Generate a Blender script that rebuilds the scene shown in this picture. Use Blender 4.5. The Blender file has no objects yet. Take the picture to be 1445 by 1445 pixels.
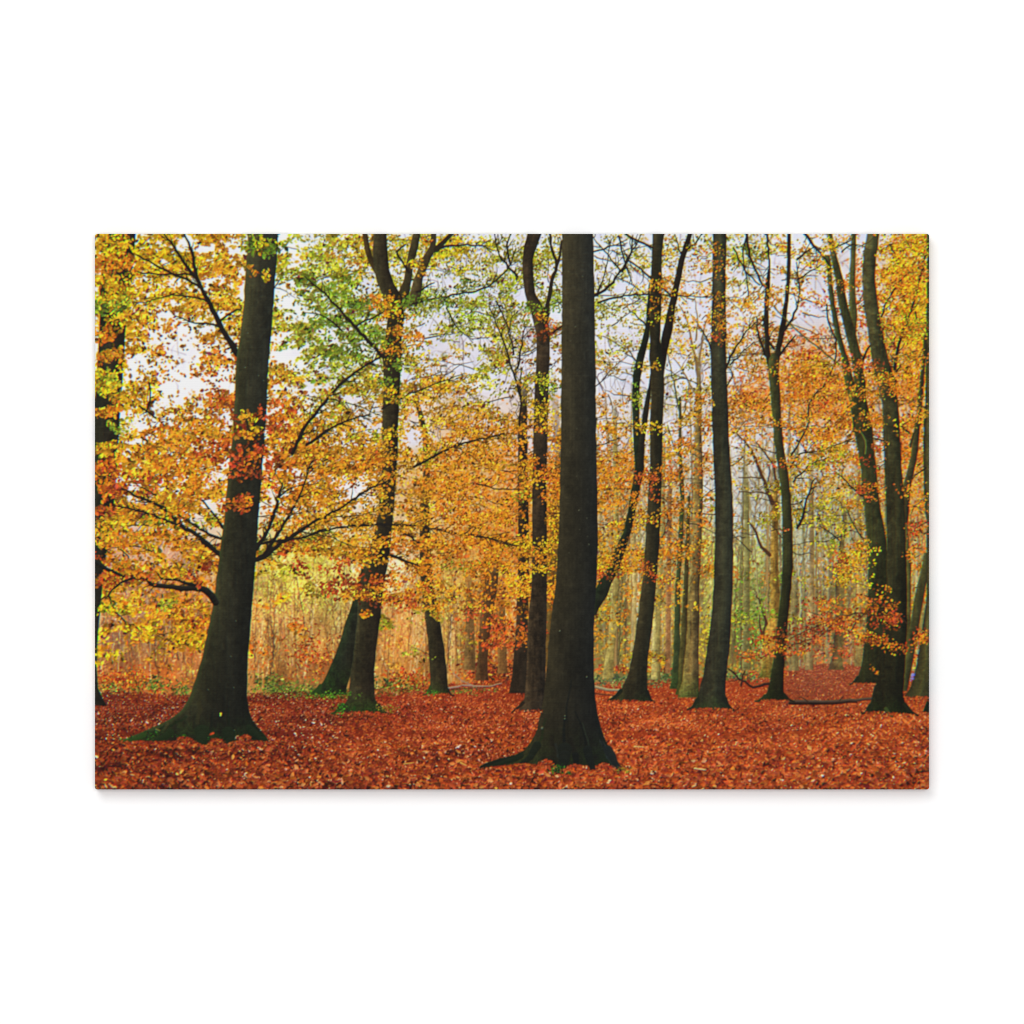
import bpy, math
import numpy as np

# ---------------------------------------------------------------- settings
S = bpy.context.scene
PX = 0.914 / 1177.0            # one photograph pixel in metres (canvas is 36 inches wide)
FW, FH = 1445.0, 1445.0
X0, X1, Y0, Y1 = 134.0, 1311.0, 330.0, 1114.0     # outline of the canvas in photograph pixels
DEPTH = 0.019                  # canvas depth
CX, CZ = (X0 + X1) / 2, (Y0 + Y1) / 2

cam_d = bpy.data.cameras.new("camera")
cam = bpy.data.objects.new("camera", cam_d)
S.collection.objects.link(cam)
S.camera = cam
cam_d.sensor_width = 36
DIST = 6.0
cam_d.lens = 36.0 * DIST / (FW * PX)
cam_d.clip_end = 100
cam.location = (0, -DIST - DEPTH, 1.5)
cam.rotation_euler = (math.pi / 2, 0, 0)


def wx(px):
    return (px - FW / 2) * PX


def wz(py):
    return 1.5 - (py - FH / 2) * PX


S.view_settings.view_transform = 'Standard'
S.view_settings.look = 'None'
S.view_settings.exposure = 0
S.view_settings.gamma = 1
S.view_settings.use_curve_mapping = False

world = bpy.data.worlds.new("World")
S.world = world
world.use_nodes = True
bg = world.node_tree.nodes["Background"]
bg.inputs[0].default_value = (1, 1, 1, 1)
bg.inputs[1].default_value = 0.40

import mathutils


def softbox(name, direction, dist, size, display):
    """an area lamp that lights a white wall to the given display value"""
    v = mathutils.Vector(direction).normalized()
    d = bpy.data.lights.new(name, 'AREA')
    d.shape = 'SQUARE'
    d.size = size
    d.energy = display * math.pi ** 2 * dist ** 2 / abs(v.y)
    o = bpy.data.objects.new(name, d)
    S.collection.objects.link(o)
    o.location = mathutils.Vector((0, 0, 1.5)) + v * dist
    o.rotation_euler = (-v).to_track_quat('-Z', 'Y').to_euler()


softbox("key_softbox", (-.30, -1, .55), 8.0, 3.8, 0.31)
softbox("front_softbox", (.05, -1, .02), 9.0, 3.4, 0.52)
GAIN = 1.25                    # light on the print: a white surface there would show as this

S.cycles.pixel_filter_type = 'BLACKMAN_HARRIS'
S.cycles.filter_width = 1.15
# ---------------------------------------------------------------- the printed picture, painted stroke by stroke
SS = 2
IW, IH = int(X1 - X0) * SS, int(Y1 - Y0) * SS
rng = np.random.default_rng(7)
img = np.zeros((IH, IW, 3), np.float32)
YY, XX = np.mgrid[0:IH, 0:IW].astype(np.float32)
XX = XX / SS + X0
YY = YY / SS + Y0

PAL = {
    'Y': (226, 174, 34), 'G': (106, 128, 42), 'L': (158, 156, 44), 'O': (214, 122, 32),
    'A': (202, 140, 38), 'R': (176, 76, 36), 'B': (124, 60, 28),
}


def vnoise(sx, sy, seed, h=None, w=None):
    """smooth value noise over the print, cells of sx by sy photograph pixels, about -1..1"""
    h = h or IH
    w = w or IW
    r = np.random.default_rng(seed)
    gx, gy = int(w / SS / sx) + 3, int(h / SS / sy) + 3
    g = r.uniform(-1, 1, (gy, gx)).astype(np.float32)
    fx = np.arange(w, dtype=np.float32) / SS / sx
    fy = np.arange(h, dtype=np.float32) / SS / sy
    ix, iy = fx.astype(int), fy.astype(int)
    tx, ty = fx - ix, fy - iy
    tx, ty = tx * tx * (3 - 2 * tx), ty * ty * (3 - 2 * ty)
    rows = g[iy] * (1 - ty)[:, None] + g[iy + 1] * ty[:, None]
    return rows[:, ix] * (1 - tx) + rows[:, ix + 1] * tx


def blur1(a, r, axis):
    if r < 0.3:
        return a
    n = max(1, int(math.ceil(r * 3)))
    k = np.exp(-0.5 * (np.arange(-n, n + 1) / r) ** 2)
    k /= k.sum()
    pad = [(0, 0)] * a.ndim
    pad[axis] = (n, n)
    p = np.pad(a, pad, mode='edge')
    out = np.zeros_like(a)
    m = a.shape[axis]
    for i, kv in enumerate(k):
        sl = [slice(None)] * a.ndim
        sl[axis] = slice(i, i + m)
        out += kv.astype(np.float32) * p[tuple(sl)]
    return out


def blur(a, r):
    return blur1(blur1(a, r, 0), r, 1)


def field(points, power=2.6):
    """inverse distance blend of colour points over a coarse lattice, then enlarged"""
    q = 8
    gx = np.arange(X0, X1 + q, q)
    gy = np.arange(Y0, Y1 + q, q)
    GX, GY = np.meshgrid(gx, gy)
    acc = np.zeros(GX.shape + (3,))
    ws = np.zeros(GX.shape)
    for (x, y, c) in points:
        w = 1 / (((GX - x) ** 2 + (1.3 * (GY - y)) ** 2 + 60) ** (power / 2))
        acc += w[..., None] * np.array(c, float)
        ws += w
    acc /= ws[..., None]
    fx = (np.arange(IW) / SS) / q
    fy = (np.arange(IH) / SS) / q
    ix, iy = fx.astype(int), fy.astype(int)
    tx, ty = (fx - ix)[None, :, None], (fy - iy)[:, None, None]
    ix1, iy1 = np.minimum(ix + 1, len(gx) - 1), np.minimum(iy + 1, len(gy) - 1)
    a = acc[iy][:, ix] * (1 - tx) + acc[iy][:, ix1] * tx
    b = acc[iy1][:, ix] * (1 - tx) + acc[iy1][:, ix1] * tx
    return (a * (1 - ty) + b * ty).astype(np.float32)


def stamp(x, y, ln, wd, ang, col, pointed=True, alpha=1.0):
    """many leaves at once; later leaves cover earlier ones"""
    x = (np.asarray(x, np.float32) - X0) * SS
    y = (np.asarray(y, np.float32) - Y0) * SS
    hl = np.asarray(ln, np.float32) * SS / 2
    hw = np.asarray(wd, np.float32) * SS / 2
    ang = np.asarray(ang, np.float32)
    col = np.asarray(col, np.float32)
    n = len(x)
    flat = img.reshape(-1, 3)
    step = 4000
    for s in range(0, n, step):
        e = min(n, s + step)
        R = int(np.ceil(hl[s:e].max())) + 1
        o = np.arange(-R, R + 1)
        px = np.floor(x[s:e])[:, None, None] + o[None, None, :]
        py = np.floor(y[s:e])[:, None, None] + o[None, :, None]
        dx = px + 0.5 - x[s:e, None, None]
        dy = py + 0.5 - y[s:e, None, None]
        ca, sa = np.cos(ang[s:e])[:, None, None], np.sin(ang[s:e])[:, None, None]
        u = (dx * ca + dy * sa) / hl[s:e, None, None]
        v = (-dx * sa + dy * ca) / hw[s:e, None, None]
        if pointed:
            m = np.abs(v) < (1 - u * u)
        else:
            m = (u * u + v * v) < 1
        m &= (np.abs(u) < 1) & (px >= 0) & (px < IW) & (py >= 0) & (py < IH)
        li, _, _ = np.nonzero(m)
        pxb = np.broadcast_to(px, m.shape)[m].astype(int)
        pyb = np.broadcast_to(py, m.shape)[m].astype(int)
        c = col[s:e][li]
        # a little light and shade across the leaf
        c = c * (1 + 0.13 * v[m] + 0.08 * u[m])[:, None]
        idx = pyb * IW + pxb
        if alpha < 1:
            c = flat[idx] * (1 - alpha) + c * alpha
        flat[idx] = c


def stroke(pts, w0, w1, col, alpha=1.0, wob=0.6, soft=0.5, light=0.0):
    """tapering branch through the points (photograph pixels)"""
    p = np.array(pts, float)
    # smooth with Catmull-Rom
    if len(p) > 2:
        q = np.vstack([2 * p[0] - p[1], p, 2 * p[-1] - p[-2]])
        out = []
        for i in range(len(p) - 1):
            a, b, c, d = q[i], q[i + 1], q[i + 2], q[i + 3]
            k = max(2, int(np.hypot(*(c - b)) / 7))
            for t in np.arange(k) / k:
                out.append(0.5 * (2 * b + (c - a) * t + (2 * a - 5 * b + 4 * c - d) * t * t + (3 * b - a - 3 * c + d) * t ** 3))
        out.append(p[-1])
        p = np.array(out)
    if wob and len(p) > 3:
        j = rng.normal(0, wob, p.shape)
        j[0] = j[-1] = 0
        p = p + j
    n = len(p)
    ws = np.linspace(w0, w1, n) * (1 + rng.normal(0, 0.07, n))
    col = np.array(col, np.float32)
    for i in range(n - 1):
        segment(p[i], p[i + 1], ws[i], ws[i + 1], col, alpha, soft, light)


def segment(a, b, wa, wb, col, alpha, soft, light):
    ax, ay = (a[0] - X0) * SS, (a[1] - Y0) * SS
    bx, by = (b[0] - X0) * SS, (b[1] - Y0) * SS
    wa, wb = wa * SS / 2, wb * SS / 2
    m = max(wa, wb) + 2
    x0, x1 = int(max(0, min(ax, bx) - m)), int(min(IW, max(ax, bx) + m + 1))
    y0, y1 = int(max(0, min(ay, by) - m)), int(min(IH, max(ay, by) + m + 1))
    if x1 <= x0 or y1 <= y0:
        return
    gx = np.arange(x0, x1, dtype=np.float32)[None, :] + 0.5 - ax
    gy = np.arange(y0, y1, dtype=np.float32)[:, None] + 0.5 - ay
    dx, dy = bx - ax, by - ay
    L2 = dx * dx + dy * dy + 1e-6
    t = np.clip((gx * dx + gy * dy) / L2, 0, 1)
    ex, ey = gx - t * dx, gy - t * dy
    d = np.sqrt(ex ** 2 + ey ** 2)
    w = wa + (wb - wa) * t
    al = np.clip(w - d + 0.5, 0, 1) * alpha * np.clip(w / 0.5, 0.15, 1)
    c = col[None, None, :]
    if light:
        c = c + (np.clip(-ey / np.maximum(w, 1), -1, 1) * light)[..., None]
    reg = img[y0:y1, x0:x1]
    reg += (c - reg) * al[..., None]


N1 = vnoise(2.2, 26, 11)
N2 = vnoise(1.6, 1.8, 12)
N3 = vnoise(16, 55, 13)
N4 = vnoise(7, 9, 14)
N5 = np.maximum(vnoise(5, 4, 15) - .35, 0) * 3 - np.maximum(vnoise(9, 3, 16) - .5, 0) * 2.5


def trunk(rows, left, mid, right, moss=0, moss_y=None, tex=1.0, rim=None, alpha=1.0, fade=0, edge=0.28, seed=0, darken=0.0):
    """a trunk given by its two edges at several heights; colours run from its left to its right side"""
    r = np.array(rows, float)
    r = r[np.argsort(r[:, 0])]
    ya, yb = r[0, 0], r[-1, 0]
    i0, i1 = max(0, int((ya - Y0) * SS)), min(IH, int((yb - Y0) * SS) + 1)
    if i1 <= i0:
        return
    ys = np.arange(i0, i1) / SS + Y0
    xl, xr = np.interp(ys, r[:, 0], r[:, 1]), np.interp(ys, r[:, 0], r[:, 2])
    sm = 5 * SS
    if len(ys) > 30:
        k = np.ones(sm) / sm
        pad = lambda a: np.concatenate([2 * a[0] - a[1:sm][::-1], a, 2 * a[-1] - a[-sm:-1][::-1]])
        xl = np.convolve(pad(xl), k, 'same')[sm - 1:sm - 1 + len(ys)]
        xr = np.convolve(pad(xr), k, 'same')[sm - 1:sm - 1 + len(ys)]
    g = np.random.default_rng(100 + seed)
    for arr in (xl, xr):
        nn = np.interp(np.arange(len(ys)), np.linspace(0, len(ys), len(ys) // (9 * SS) + 3), g.normal(0, edge, len(ys) // (9 * SS) + 3))
        arr += nn
    j0, j1 = max(0, int((xl.min() - X0) * SS) - 2), min(IW, int((xr.max() - X0) * SS) + 3)
    X = (np.arange(j0, j1) + 0.5) / SS + X0
    a = np.clip((X[None] - xl[:, None]) * SS + .5, 0, 1) * np.clip((xr[:, None] - X[None]) * SS + .5, 0, 1) * alpha
    if fade:
        a *= np.clip((ys - ya) / fade, 0, 1)[:, None]
    u = np.clip((X[None] - xl[:, None]) / np.maximum(xr - xl, .5)[:, None], 0, 1).astype(np.float32)
    L, M, Rr = [np.array(c, np.float32) for c in (left, mid, right)]
    t1 = np.clip(u * 2, 0, 1)[..., None]
    t2 = np.clip(u * 2 - 1, 0, 1)[..., None]
    c = L * (1 - t1) + M * t1
    c = c * (1 - t2) + Rr * t2
    sl = (slice(i0, i1), slice(j0, j1))
    mod = 1 + tex * (0.09 * N1[sl] + 0.10 * N2[sl] + 0.15 * N3[sl] + 0.12 * N4[sl] + 0.11 * N5[sl])
    c = c * mod[..., None]
    if darken:
        c = c * (1 - darken * np.clip((ys - ya) / (yb - ya), 0, 1))[:, None, None]
    if moss:
        my = moss_y if moss_y else yb - 45
        mm = np.clip((ys - my) / max(yb - my, 1), 0, 1)[:, None] ** 1.3 * moss
        mm = mm * np.clip(0.75 + 0.7 * N4[sl] + 0.5 * N3[sl] + 0.5 * np.abs(u - .5), 0, 1)
        c = c * (1 - mm[..., None]) + np.array((44, 78, 22), np.float32) * (0.8 + 0.3 * N2[sl][..., None]) * mm[..., None]
    if rim is not None:
        rl = np.clip(1 - u * 9, 0, 1)[..., None]
        c = c * (1 - .6 * rl) + np.array(rim, np.float32) * .6 * rl
    reg = img[sl]
    reg += (c - reg) * a[..., None].astype(np.float32)


def jitter(base, n, hue=12, val=0.16):
    b = np.array(base, np.float32)
    b = np.broadcast_to(b, (n, 3)).copy()
    f = np.exp(rng.normal(0, val, n)).astype(np.float32)
    b *= f[:, None]
    h = rng.normal(0, hue, n).astype(np.float32)
    b[:, 1] += h
    b[:, 0] += h * 0.15
    b[:, 2] += rng.normal(0, 7, n)
    return np.clip(b, 4, 252)


def sprays(n, accept, colour, size, leaves=(7, 15), length=(14, 40), ang_sd=0.35, spread=4.5, dark=0.12, twig=0.0,
           box=None, flat=0.62, turn=1.0, purple=0.0, fan=False):
    """beech sprays: leaves strung along near-level twigs. accept(x, y) -> 0..1, colour(x, y) -> rgb rows"""
    bx0, by0, bx1, by1 = box or (X0 - 15, Y0 - 10, X1 + 15, 985)
    x = rng.uniform(bx0, bx1, n)
    y = rng.uniform(by0, by1, n)
    k = rng.uniform(0, 1, n) < accept(x, y)
    x, y = x[k], y[k]
    n = len(x)
    a = rng.normal(0, ang_sd, n)
    hue0 = np.zeros(n)
    val0 = np.zeros(n)
    if fan:
        m = rng.integers(3, 7, n)
        par = np.repeat(np.arange(n), m)
        hue0 = rng.normal(0, 5, n)[par]
        val0 = rng.normal(0, .13, n)[par]
        t = rng.uniform(-.5, .5, len(par)) * rng.uniform(35, 85, n)[par]
        sa = a[par] * .8
        x = x[par] + np.cos(sa) * t + rng.normal(0, 2.5, len(par))
        y = y[par] + np.sin(sa) * t + rng.normal(0, 4.5, len(par)) + np.abs(t) * .06
        a = a[par] + rng.normal(0, .28, len(par)) + np.sign(t) * .12
        n = len(x)
    ln = rng.uniform(*length, n)
    cnt = rng.integers(*leaves, n)
    if twig:
        for i in np.nonzero(rng.uniform(0, 1, n) < twig)[0]:
            dx, dy = np.cos(a[i]) * ln[i] * .6, np.sin(a[i]) * ln[i] * .6
            stroke([(x[i] - dx, y[i] - dy), (x[i], y[i] - 1), (x[i] + dx, y[i] + dy)], .5, 1.0, (44, 30, 22), .8, .4)
    rep = np.repeat(np.arange(n), cnt)
    m = len(rep)
    t = rng.uniform(-.5, .5, m) * ln[rep]
    off = rng.normal(0, spread, m) * (1.1 - np.abs(t) / ln[rep])
    lx = x[rep] + np.cos(a[rep]) * t - np.sin(a[rep]) * off
    ly = y[rep] + np.sin(a[rep]) * t + np.cos(a[rep]) * off
    base = colour(x, y)
    base = base * np.exp(rng.normal(0, .13, n))[:, None]
    base = base * np.exp(val0)[:, None]
    base[:, 1] += rng.normal(0, 6, n) + hue0
    c = jitter(base[rep], m, 8, .16)
    d = rng.uniform(0, 1, m) < dark
    c[d] *= rng.uniform(.28, .7, d.sum())[:, None]
    if purple:
        d = rng.uniform(0, 1, m) < purple
        c[d] = jitter((96, 42, 46), d.sum(), 8, .2)
    sz = size(lx, ly) * np.exp(rng.normal(0, .28, m))
    ang = a[rep] + rng.normal(0, turn, m)
    stamp(lx, ly, sz * 1.15, sz * flat * 1.15 * rng.uniform(.6, 1.15, m), ang, c)


# ------------------------------------------------ 1. light behind the wood
P = []
for x in range(140, 1320, 90):
    for y in (330, 430, 530, 620):
        P.append((x, y, (241, 241, 252) if x < 420 else (227, 229, 251)))
for x in range(180, 560, 80):
    P.append((x, 690, (245, 238, 244)))
P += [(600, 690, (226, 168, 96)), (690, 650, (222, 164, 92)), (720, 720, (218, 150, 70)), (760, 600, (226, 190, 160)), (680, 760, (220, 150, 58)), (600, 640, (230, 190, 130)), (1140, 520, (226, 160, 90)), (1150, 570, (214, 150, 84)), (1070, 560, (224, 186, 140)), (1290, 400, (226, 170, 60)), (1290, 480, (220, 160, 60)), (1280, 550, (214, 140, 70)), (1200, 560, (212, 150, 90)),
      (160, 780, (222, 170, 140)), (230, 790, (222, 168, 140)), (180, 840, (200, 140, 110)), (260, 850, (214, 134, 84)),
      (160, 900, (160, 112, 84)), (230, 900, (168, 120, 76)), (280, 900, (200, 110, 52)), (150, 945, (168, 100, 52)), (230, 950, (190, 100, 42)),
      (390, 790, (244, 212, 120)), (420, 815, (246, 216, 92)), (455, 830, (244, 212, 96)), (380, 860, (228, 176, 92)), (400, 910, (206, 150, 80)), (390, 955, (170, 110, 52)),
      (450, 800, (246, 222, 120)), (470, 840, (240, 200, 96)), (440, 890, (220, 164, 84)), (460, 940, (176, 104, 50)), (490, 790, (238, 226, 190)),
      (560, 800, (240, 214, 184)), (565, 850, (238, 186, 110)), (560, 900, (216, 156, 76)), (570, 950, (184, 122, 56)), (590, 960, (150, 110, 44)),
      (645, 710, (214, 190, 150)), (640, 800, (226, 180, 70)), (640, 860, (216, 176, 84)), (640, 920, (196, 146, 72)), (700, 850, (206, 152, 54)),
      (700, 920, (186, 120, 60)), (705, 960, (160, 78, 38)), (630, 600, (232, 190, 150)), (650, 660, (230, 170, 90)),
      (760, 660, (228, 190, 160)), (780, 750, (222, 150, 50)), (780, 850, (200, 150, 50)), (745, 900, (120, 70, 36)),
      (865, 640, (226, 200, 180)), (870, 720, (214, 190, 150)), (865, 790, (192, 180, 120)), (865, 850, (150, 146, 74)), (880, 910, (138, 128, 62)), (880, 945, (120, 110, 62)),
      (945, 680, (214, 200, 170)), (950, 760, (196, 184, 138)), (945, 840, (166, 148, 84)), (945, 910, (160, 132, 66)),
      (1000, 700, (222, 224, 232)), (998, 790, (196, 190, 110)), (995, 850, (166, 168, 84)), (998, 910, (160, 130, 56)),
      (1050, 640, (210, 206, 200)), (1055, 740, (206, 214, 220)), (1050, 820, (164, 172, 96)), (1050, 880, (126, 148, 62)), (1045, 930, (120, 112, 58)),
      (1140, 640, (212, 204, 196)), (1150, 700, (206, 212, 222)), (1150, 760, (186, 190, 160)), (1150, 810, (184, 186, 176)), (1150, 860, (152, 136, 100)), (1150, 910, (142, 112, 70)),
      (1200, 700, (190, 184, 140)), (1200, 760, (176, 178, 136)), (1205, 850, (160, 140, 74)), (1205, 910, (150, 112, 60)),
      (1290, 640, (206, 178, 130)), (1290, 740, (206, 160, 84)), (1292, 830, (196, 170, 96)), (1290, 900, (180, 140, 66)), (1245, 700, (214, 170, 110))]
img[:] = field(P)
img *= (1 + .035 * vnoise(30, 30, 21) + .02 * vnoise(5, 5, 22))[..., None]

# far mist of twigs against the sky
for i in range(700):
    x, y = rng.uniform(X0, X1), rng.uniform(330, 760)
    if x < 430 and rng.uniform() < .75:
        continue
    L = rng.uniform(12, 60)
    a = rng.normal(-1.57, .55)
    c = np.array([(150, 128, 132), (120, 96, 92), (176, 150, 140), (140, 130, 90)][rng.integers(4)]) * rng.uniform(.7, 1.1)
    stroke([(x, y), (x + np.cos(a) * L * .5 + rng.normal(0, 2), y + np.sin(a) * L * .5), (x + np.cos(a + rng.normal(0, .3)) * L, y + np.sin(a) * L)], rng.uniform(.5, 1.1), .4, c, .7, .5)

# far foliage, pale, out of focus
far_cov = np.array([[float(ch) / 9 for ch in row] for row in (
    "33223444444334454567",
    "33222444444444454568",
    "32112444444334433558",
    "32223455544334456668",
    "33344556654444566666",
    "44445667766554666666",
    "33334566777666655566",
    "22223455777666644466",
    "33321122466555544466",
    "44432222355444454455",
    "44432222344333333344")])
FAR = "".join
far_pal = ["YYYALLALYLLALALLAOOY", "YAAALGLLGLGLLAOAAROY", "AAAALGGLLLRLLAAARROY", "YAORALLAALLAOLLOOOOO", "YAARAAAAAOAAAYOOOOOO",
           "AOAORAAAOAOAOOOLAAOO", "AAAOAAAAOOOAOOOLALOO", "AAAOLLAOOOYAYOOLLLAO", "AOAOYLOOAOOOOOYGLAAO", "YOYOORLLLRRALYYGLRRO", "OOGOORGGRRRAOOOGRRRO"]


def grid_sample(arr, x, y):
    gx = np.clip((np.asarray(x) - 160) / 60, 0, arr.shape[1] - 1.001)
    gy = np.clip((np.asarray(y) - 360) / 60, 0, arr.shape[0] - 1.001)
    ix, iy = gx.astype(int), gy.astype(int)
    tx, ty = gx - ix, gy - iy
    if arr.ndim == 3:
        tx, ty = tx[:, None], ty[:, None]
    return (arr[iy, ix] * (1 - tx) + arr[iy, ix + 1] * tx) * (1 - ty) + (arr[iy + 1, ix] * (1 - tx) + arr[iy + 1, ix + 1] * tx) * ty


PG = np.array([[PAL[ch] for ch in row] for row in far_pal], float)
NC = vnoise(46, 18, 31) * .65 + vnoise(17, 9, 32) * .45      # clumping
NCB = vnoise(60, 40, 33)
NC2 = vnoise(24, 16, 34) * .6 + vnoise(9, 7, 35) * .5


def at(n, x, y):
    ix = np.clip(((np.asarray(x) - X0) * SS).astype(int), 0, IW - 1)
    iy = np.clip(((np.asarray(y) - Y0) * SS).astype(int), 0, IH - 1)
    return n[iy, ix]


def pal_col(x, y):
    c = grid_sample(PG, x + rng.normal(0, 26, len(x)), y + rng.normal(0, 22, len(x)))
    # green sprays scattered in the yellow
    return c


def pale(x, y):
    c = pal_col(x, y)
    return c * .84 + np.array((225, 205, 170)) * .16


sprays(6500, lambda x, y: grid_sample(far_cov, x, y) * np.clip(.6 + 1.1 * at(NC2, x, y), 0, 1), pale,
       lambda x, y: np.full(len(x), 2.8), leaves=(6, 14), length=(10, 34), spread=4, dark=.05, turn=.8)
img[:] = blur(img, .8 * SS / 2)

for (cx, cy, rx, ry, n, c) in ((425, 800, 60, 26, 1300, (252, 230, 104)), (410, 835, 46, 28, 700, (248, 218, 88)), (475, 835, 40, 30, 500, (248, 220, 96)), (560, 820, 40, 40, 400, (248, 220, 150)), (865, 830, 30, 50, 400, (206, 196, 104)), (1000, 780, 22, 60, 400, (222, 206, 96)), (1055, 800, 36, 50, 400, (200, 204, 120)), (1200, 840, 30, 50, 350, (206, 186, 96)), (1293, 840, 12, 70, 250, (232, 206, 120)), (940, 880, 20, 50, 200, (214, 180, 84)), (520, 800, 26, 20, 200, (240, 226, 170)), (270, 880, 36, 40, 500, (214, 110, 44)), (200, 850, 40, 30, 300, (216, 150, 110)), (440, 815, 60, 34, 900, (244, 212, 84)), (490, 830, 30, 40, 300, (236, 214, 110)), (400, 880, 40, 40, 400, (214, 150, 80)), (560, 880, 50, 60, 500, (222, 150, 80)), (640, 850, 30, 60, 400, (228, 190, 90)),
                              (700, 860, 50, 60, 800, (214, 130, 40)), (640, 700, 70, 60, 900, (224, 150, 54)), (720, 700, 40, 90, 900, (220, 130, 40)), (780, 720, 16, 120, 500, (220, 136, 34)), (870, 680, 40, 60, 600, (222, 140, 50)), (1150, 540, 60, 50, 1300, (222, 132, 44)), (1060, 560, 40, 40, 500, (214, 130, 60)), (1285, 430, 40, 110, 1700, (224, 156, 36)), (1290, 640, 26, 120, 800, (214, 136, 50)), (1210, 600, 40, 80, 700, (206, 136, 56)),
                              (1005, 820, 20, 50, 300, (190, 180, 70)), (1060, 850, 40, 60, 500, (150, 160, 76)), (880, 880, 40, 50, 400, (140, 134, 70)), (1150, 880, 50, 40, 400, (140, 110, 74)), (960, 730, 30, 40, 300, (216, 140, 60))):
    x, y = rng.normal(cx, rx * .55, n), rng.normal(cy, ry * .55, n)
    sz = rng.uniform(2.0, 4.4, n)
    stamp(x, y, sz * 1.3, sz * .8, rng.normal(0, .6, n), jitter(c, n, 14, .14))
img[:] = blur(img, .7 * SS / 2)

# ------------------------------------------------ 2. saplings at the wood's edge
for i in range(430):
    x = rng.uniform(X0, X1)
    left = x < 760
    if left:
        y1 = rng.uniform(905, 978)
        y0 = y1 - rng.uniform(40, 210)
        y0 = max(y0, 745 if x < 520 else 700)
        c = [(232, 188, 140), (246, 222, 176), (120, 74, 40), (200, 120, 56), (92, 60, 36), (214, 160, 90), (176, 100, 50)][rng.integers(7)]
        if 360 < x < 480:
            c = [(250, 224, 130), (160, 110, 50), (120, 86, 40), (226, 170, 90), (250, 236, 180)][rng.integers(5)]
        al = rng.uniform(.3, .8)
    else:
        y1 = rng.uniform(880, 952)
        y0 = y1 - rng.uniform(60, 330)
        c = [(150, 138, 84), (176, 164, 110), (110, 100, 60), (92, 84, 56), (214, 208, 180), (140, 110, 62), (230, 228, 224)][rng.integers(7)]
        al = rng.uniform(.3, .75)
    lean = rng.normal(0, 11)
    w = rng.uniform(.7, 1.7) if rng.uniform() < .85 else rng.uniform(1.8, 3.6)
    stroke([(x, y1), (x + lean * .4 + rng.normal(0, 1.2), (y0 + y1) / 2), (x + lean, y0)], w, w * .45, np.array(c) * rng.uniform(.85, 1.1), al, .45)
for i in range(620):
    x, y = (rng.uniform(845, 1308), rng.uniform(480, 850)) if rng.uniform() < .7 else (rng.uniform(600, 790), rng.uniform(340, 640))
    a = -1.57 + rng.normal(0, .6)
    L = rng.uniform(16, 60)
    b = rng.normal(0, .4)
    c = [(104, 88, 56), (70, 56, 40), (140, 122, 72), (90, 66, 60), (50, 40, 36)][rng.integers(5)]
    stroke([(x, y), (x + np.cos(a) * L * .5, y + np.sin(a) * L * .5), (x + np.cos(a + b) * L, y + np.sin(a + b) * L)], rng.uniform(.7, 1.7), .4, c, rng.uniform(.5, .9), .6)
def sapling(x, y1, h, w, c, al):
    tx = x + rng.normal(0, h * .10)
    mx = (x + tx) / 2 + rng.normal(0, 4)
    stroke([(x, y1), (mx, y1 - h * .5), (tx, y1 - h)], w, w * .4, c, al, .8)
    for _ in range(int(h / 12)):
        t = rng.uniform(.25, 1)
        bx, by = x + (tx - x) * t + rng.normal(0, 1), y1 - h * t
        sd = rng.choice([-1, 1])
        L = rng.uniform(10, 34)
        stroke([(bx, by), (bx + sd * L * .35, by - L * .5), (bx + sd * L * rng.uniform(.3, .7), by - L)], w * .5, .4, c, al * .9, .5)


for i in range(80):
    x = rng.uniform(134, 760)
    sapling(x, rng.uniform(930, 976), rng.uniform(70, 190), rng.uniform(1, 2.4), np.array([(96, 64, 38), (120, 84, 46), (150, 100, 54), (236, 200, 140), (80, 56, 40)][rng.integers(5)]) * rng.uniform(.85, 1.1), rng.uniform(.5, .85))
for i in range(85):
    x = rng.uniform(845, 1310)
    sapling(x, rng.uniform(905, 950), rng.uniform(110, 330), rng.uniform(1, 3.4), np.array([(96, 84, 50), (120, 106, 62), (150, 136, 84), (74, 66, 44), (128, 96, 60)][rng.integers(5)]) * rng.uniform(.85, 1.1), rng.uniform(.4, .8))
# fine side twigs
for i in range(2600):
    x = rng.uniform(X0, X1)
    y = rng.uniform(760 if x < 760 else 640, 955)
    a = -1.57 + rng.choice([-1, 1]) * rng.uniform(.25, 1.0)
    L = rng.uniform(6, 26)
    c = [(226, 176, 110), (110, 70, 40), (196, 116, 50), (150, 100, 56)][rng.integers(4)] if x < 760 else [(130, 112, 70), (90, 76, 52), (190, 178, 140), (150, 90, 50)][rng.integers(4)]
    stroke([(x, y), (x + np.cos(a) * L, y + np.sin(a) * L)], rng.uniform(.5, 1.1), .4, c, rng.uniform(.35, .8), 0)

n = 26000
x, y = rng.uniform(X0, X1, n), rng.uniform(0, 1, n)
top = np.where(x < 520, 770, np.where(x < 760, 640, 560))
y = top + y * (962 - top)
loc = img[np.clip(((y - Y0) * SS).astype(int), 0, IH - 1), np.clip(((x - X0) * SS).astype(int), 0, IW - 1)]
f = np.exp(rng.normal(0, .17, n) + .25 * at(NC2, x, y))
wr = np.array([(236, 214, 170), (96, 62, 36), (210, 116, 44), (230, 180, 60), (150, 130, 60), (196, 96, 40)])[rng.integers(0, 6, n)]
mixr = rng.uniform(0, .42, n)[:, None]
c = np.clip((loc * (1 - mixr) + wr * mixr) * f[:, None], 10, 246)
stamp(x, y, rng.uniform(2, 6, n), rng.uniform(.9, 1.8, n), np.where(rng.uniform(0, 1, n) < .65, rng.normal(1.57, .3, n), rng.normal(0, .7, n)), c)

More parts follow.
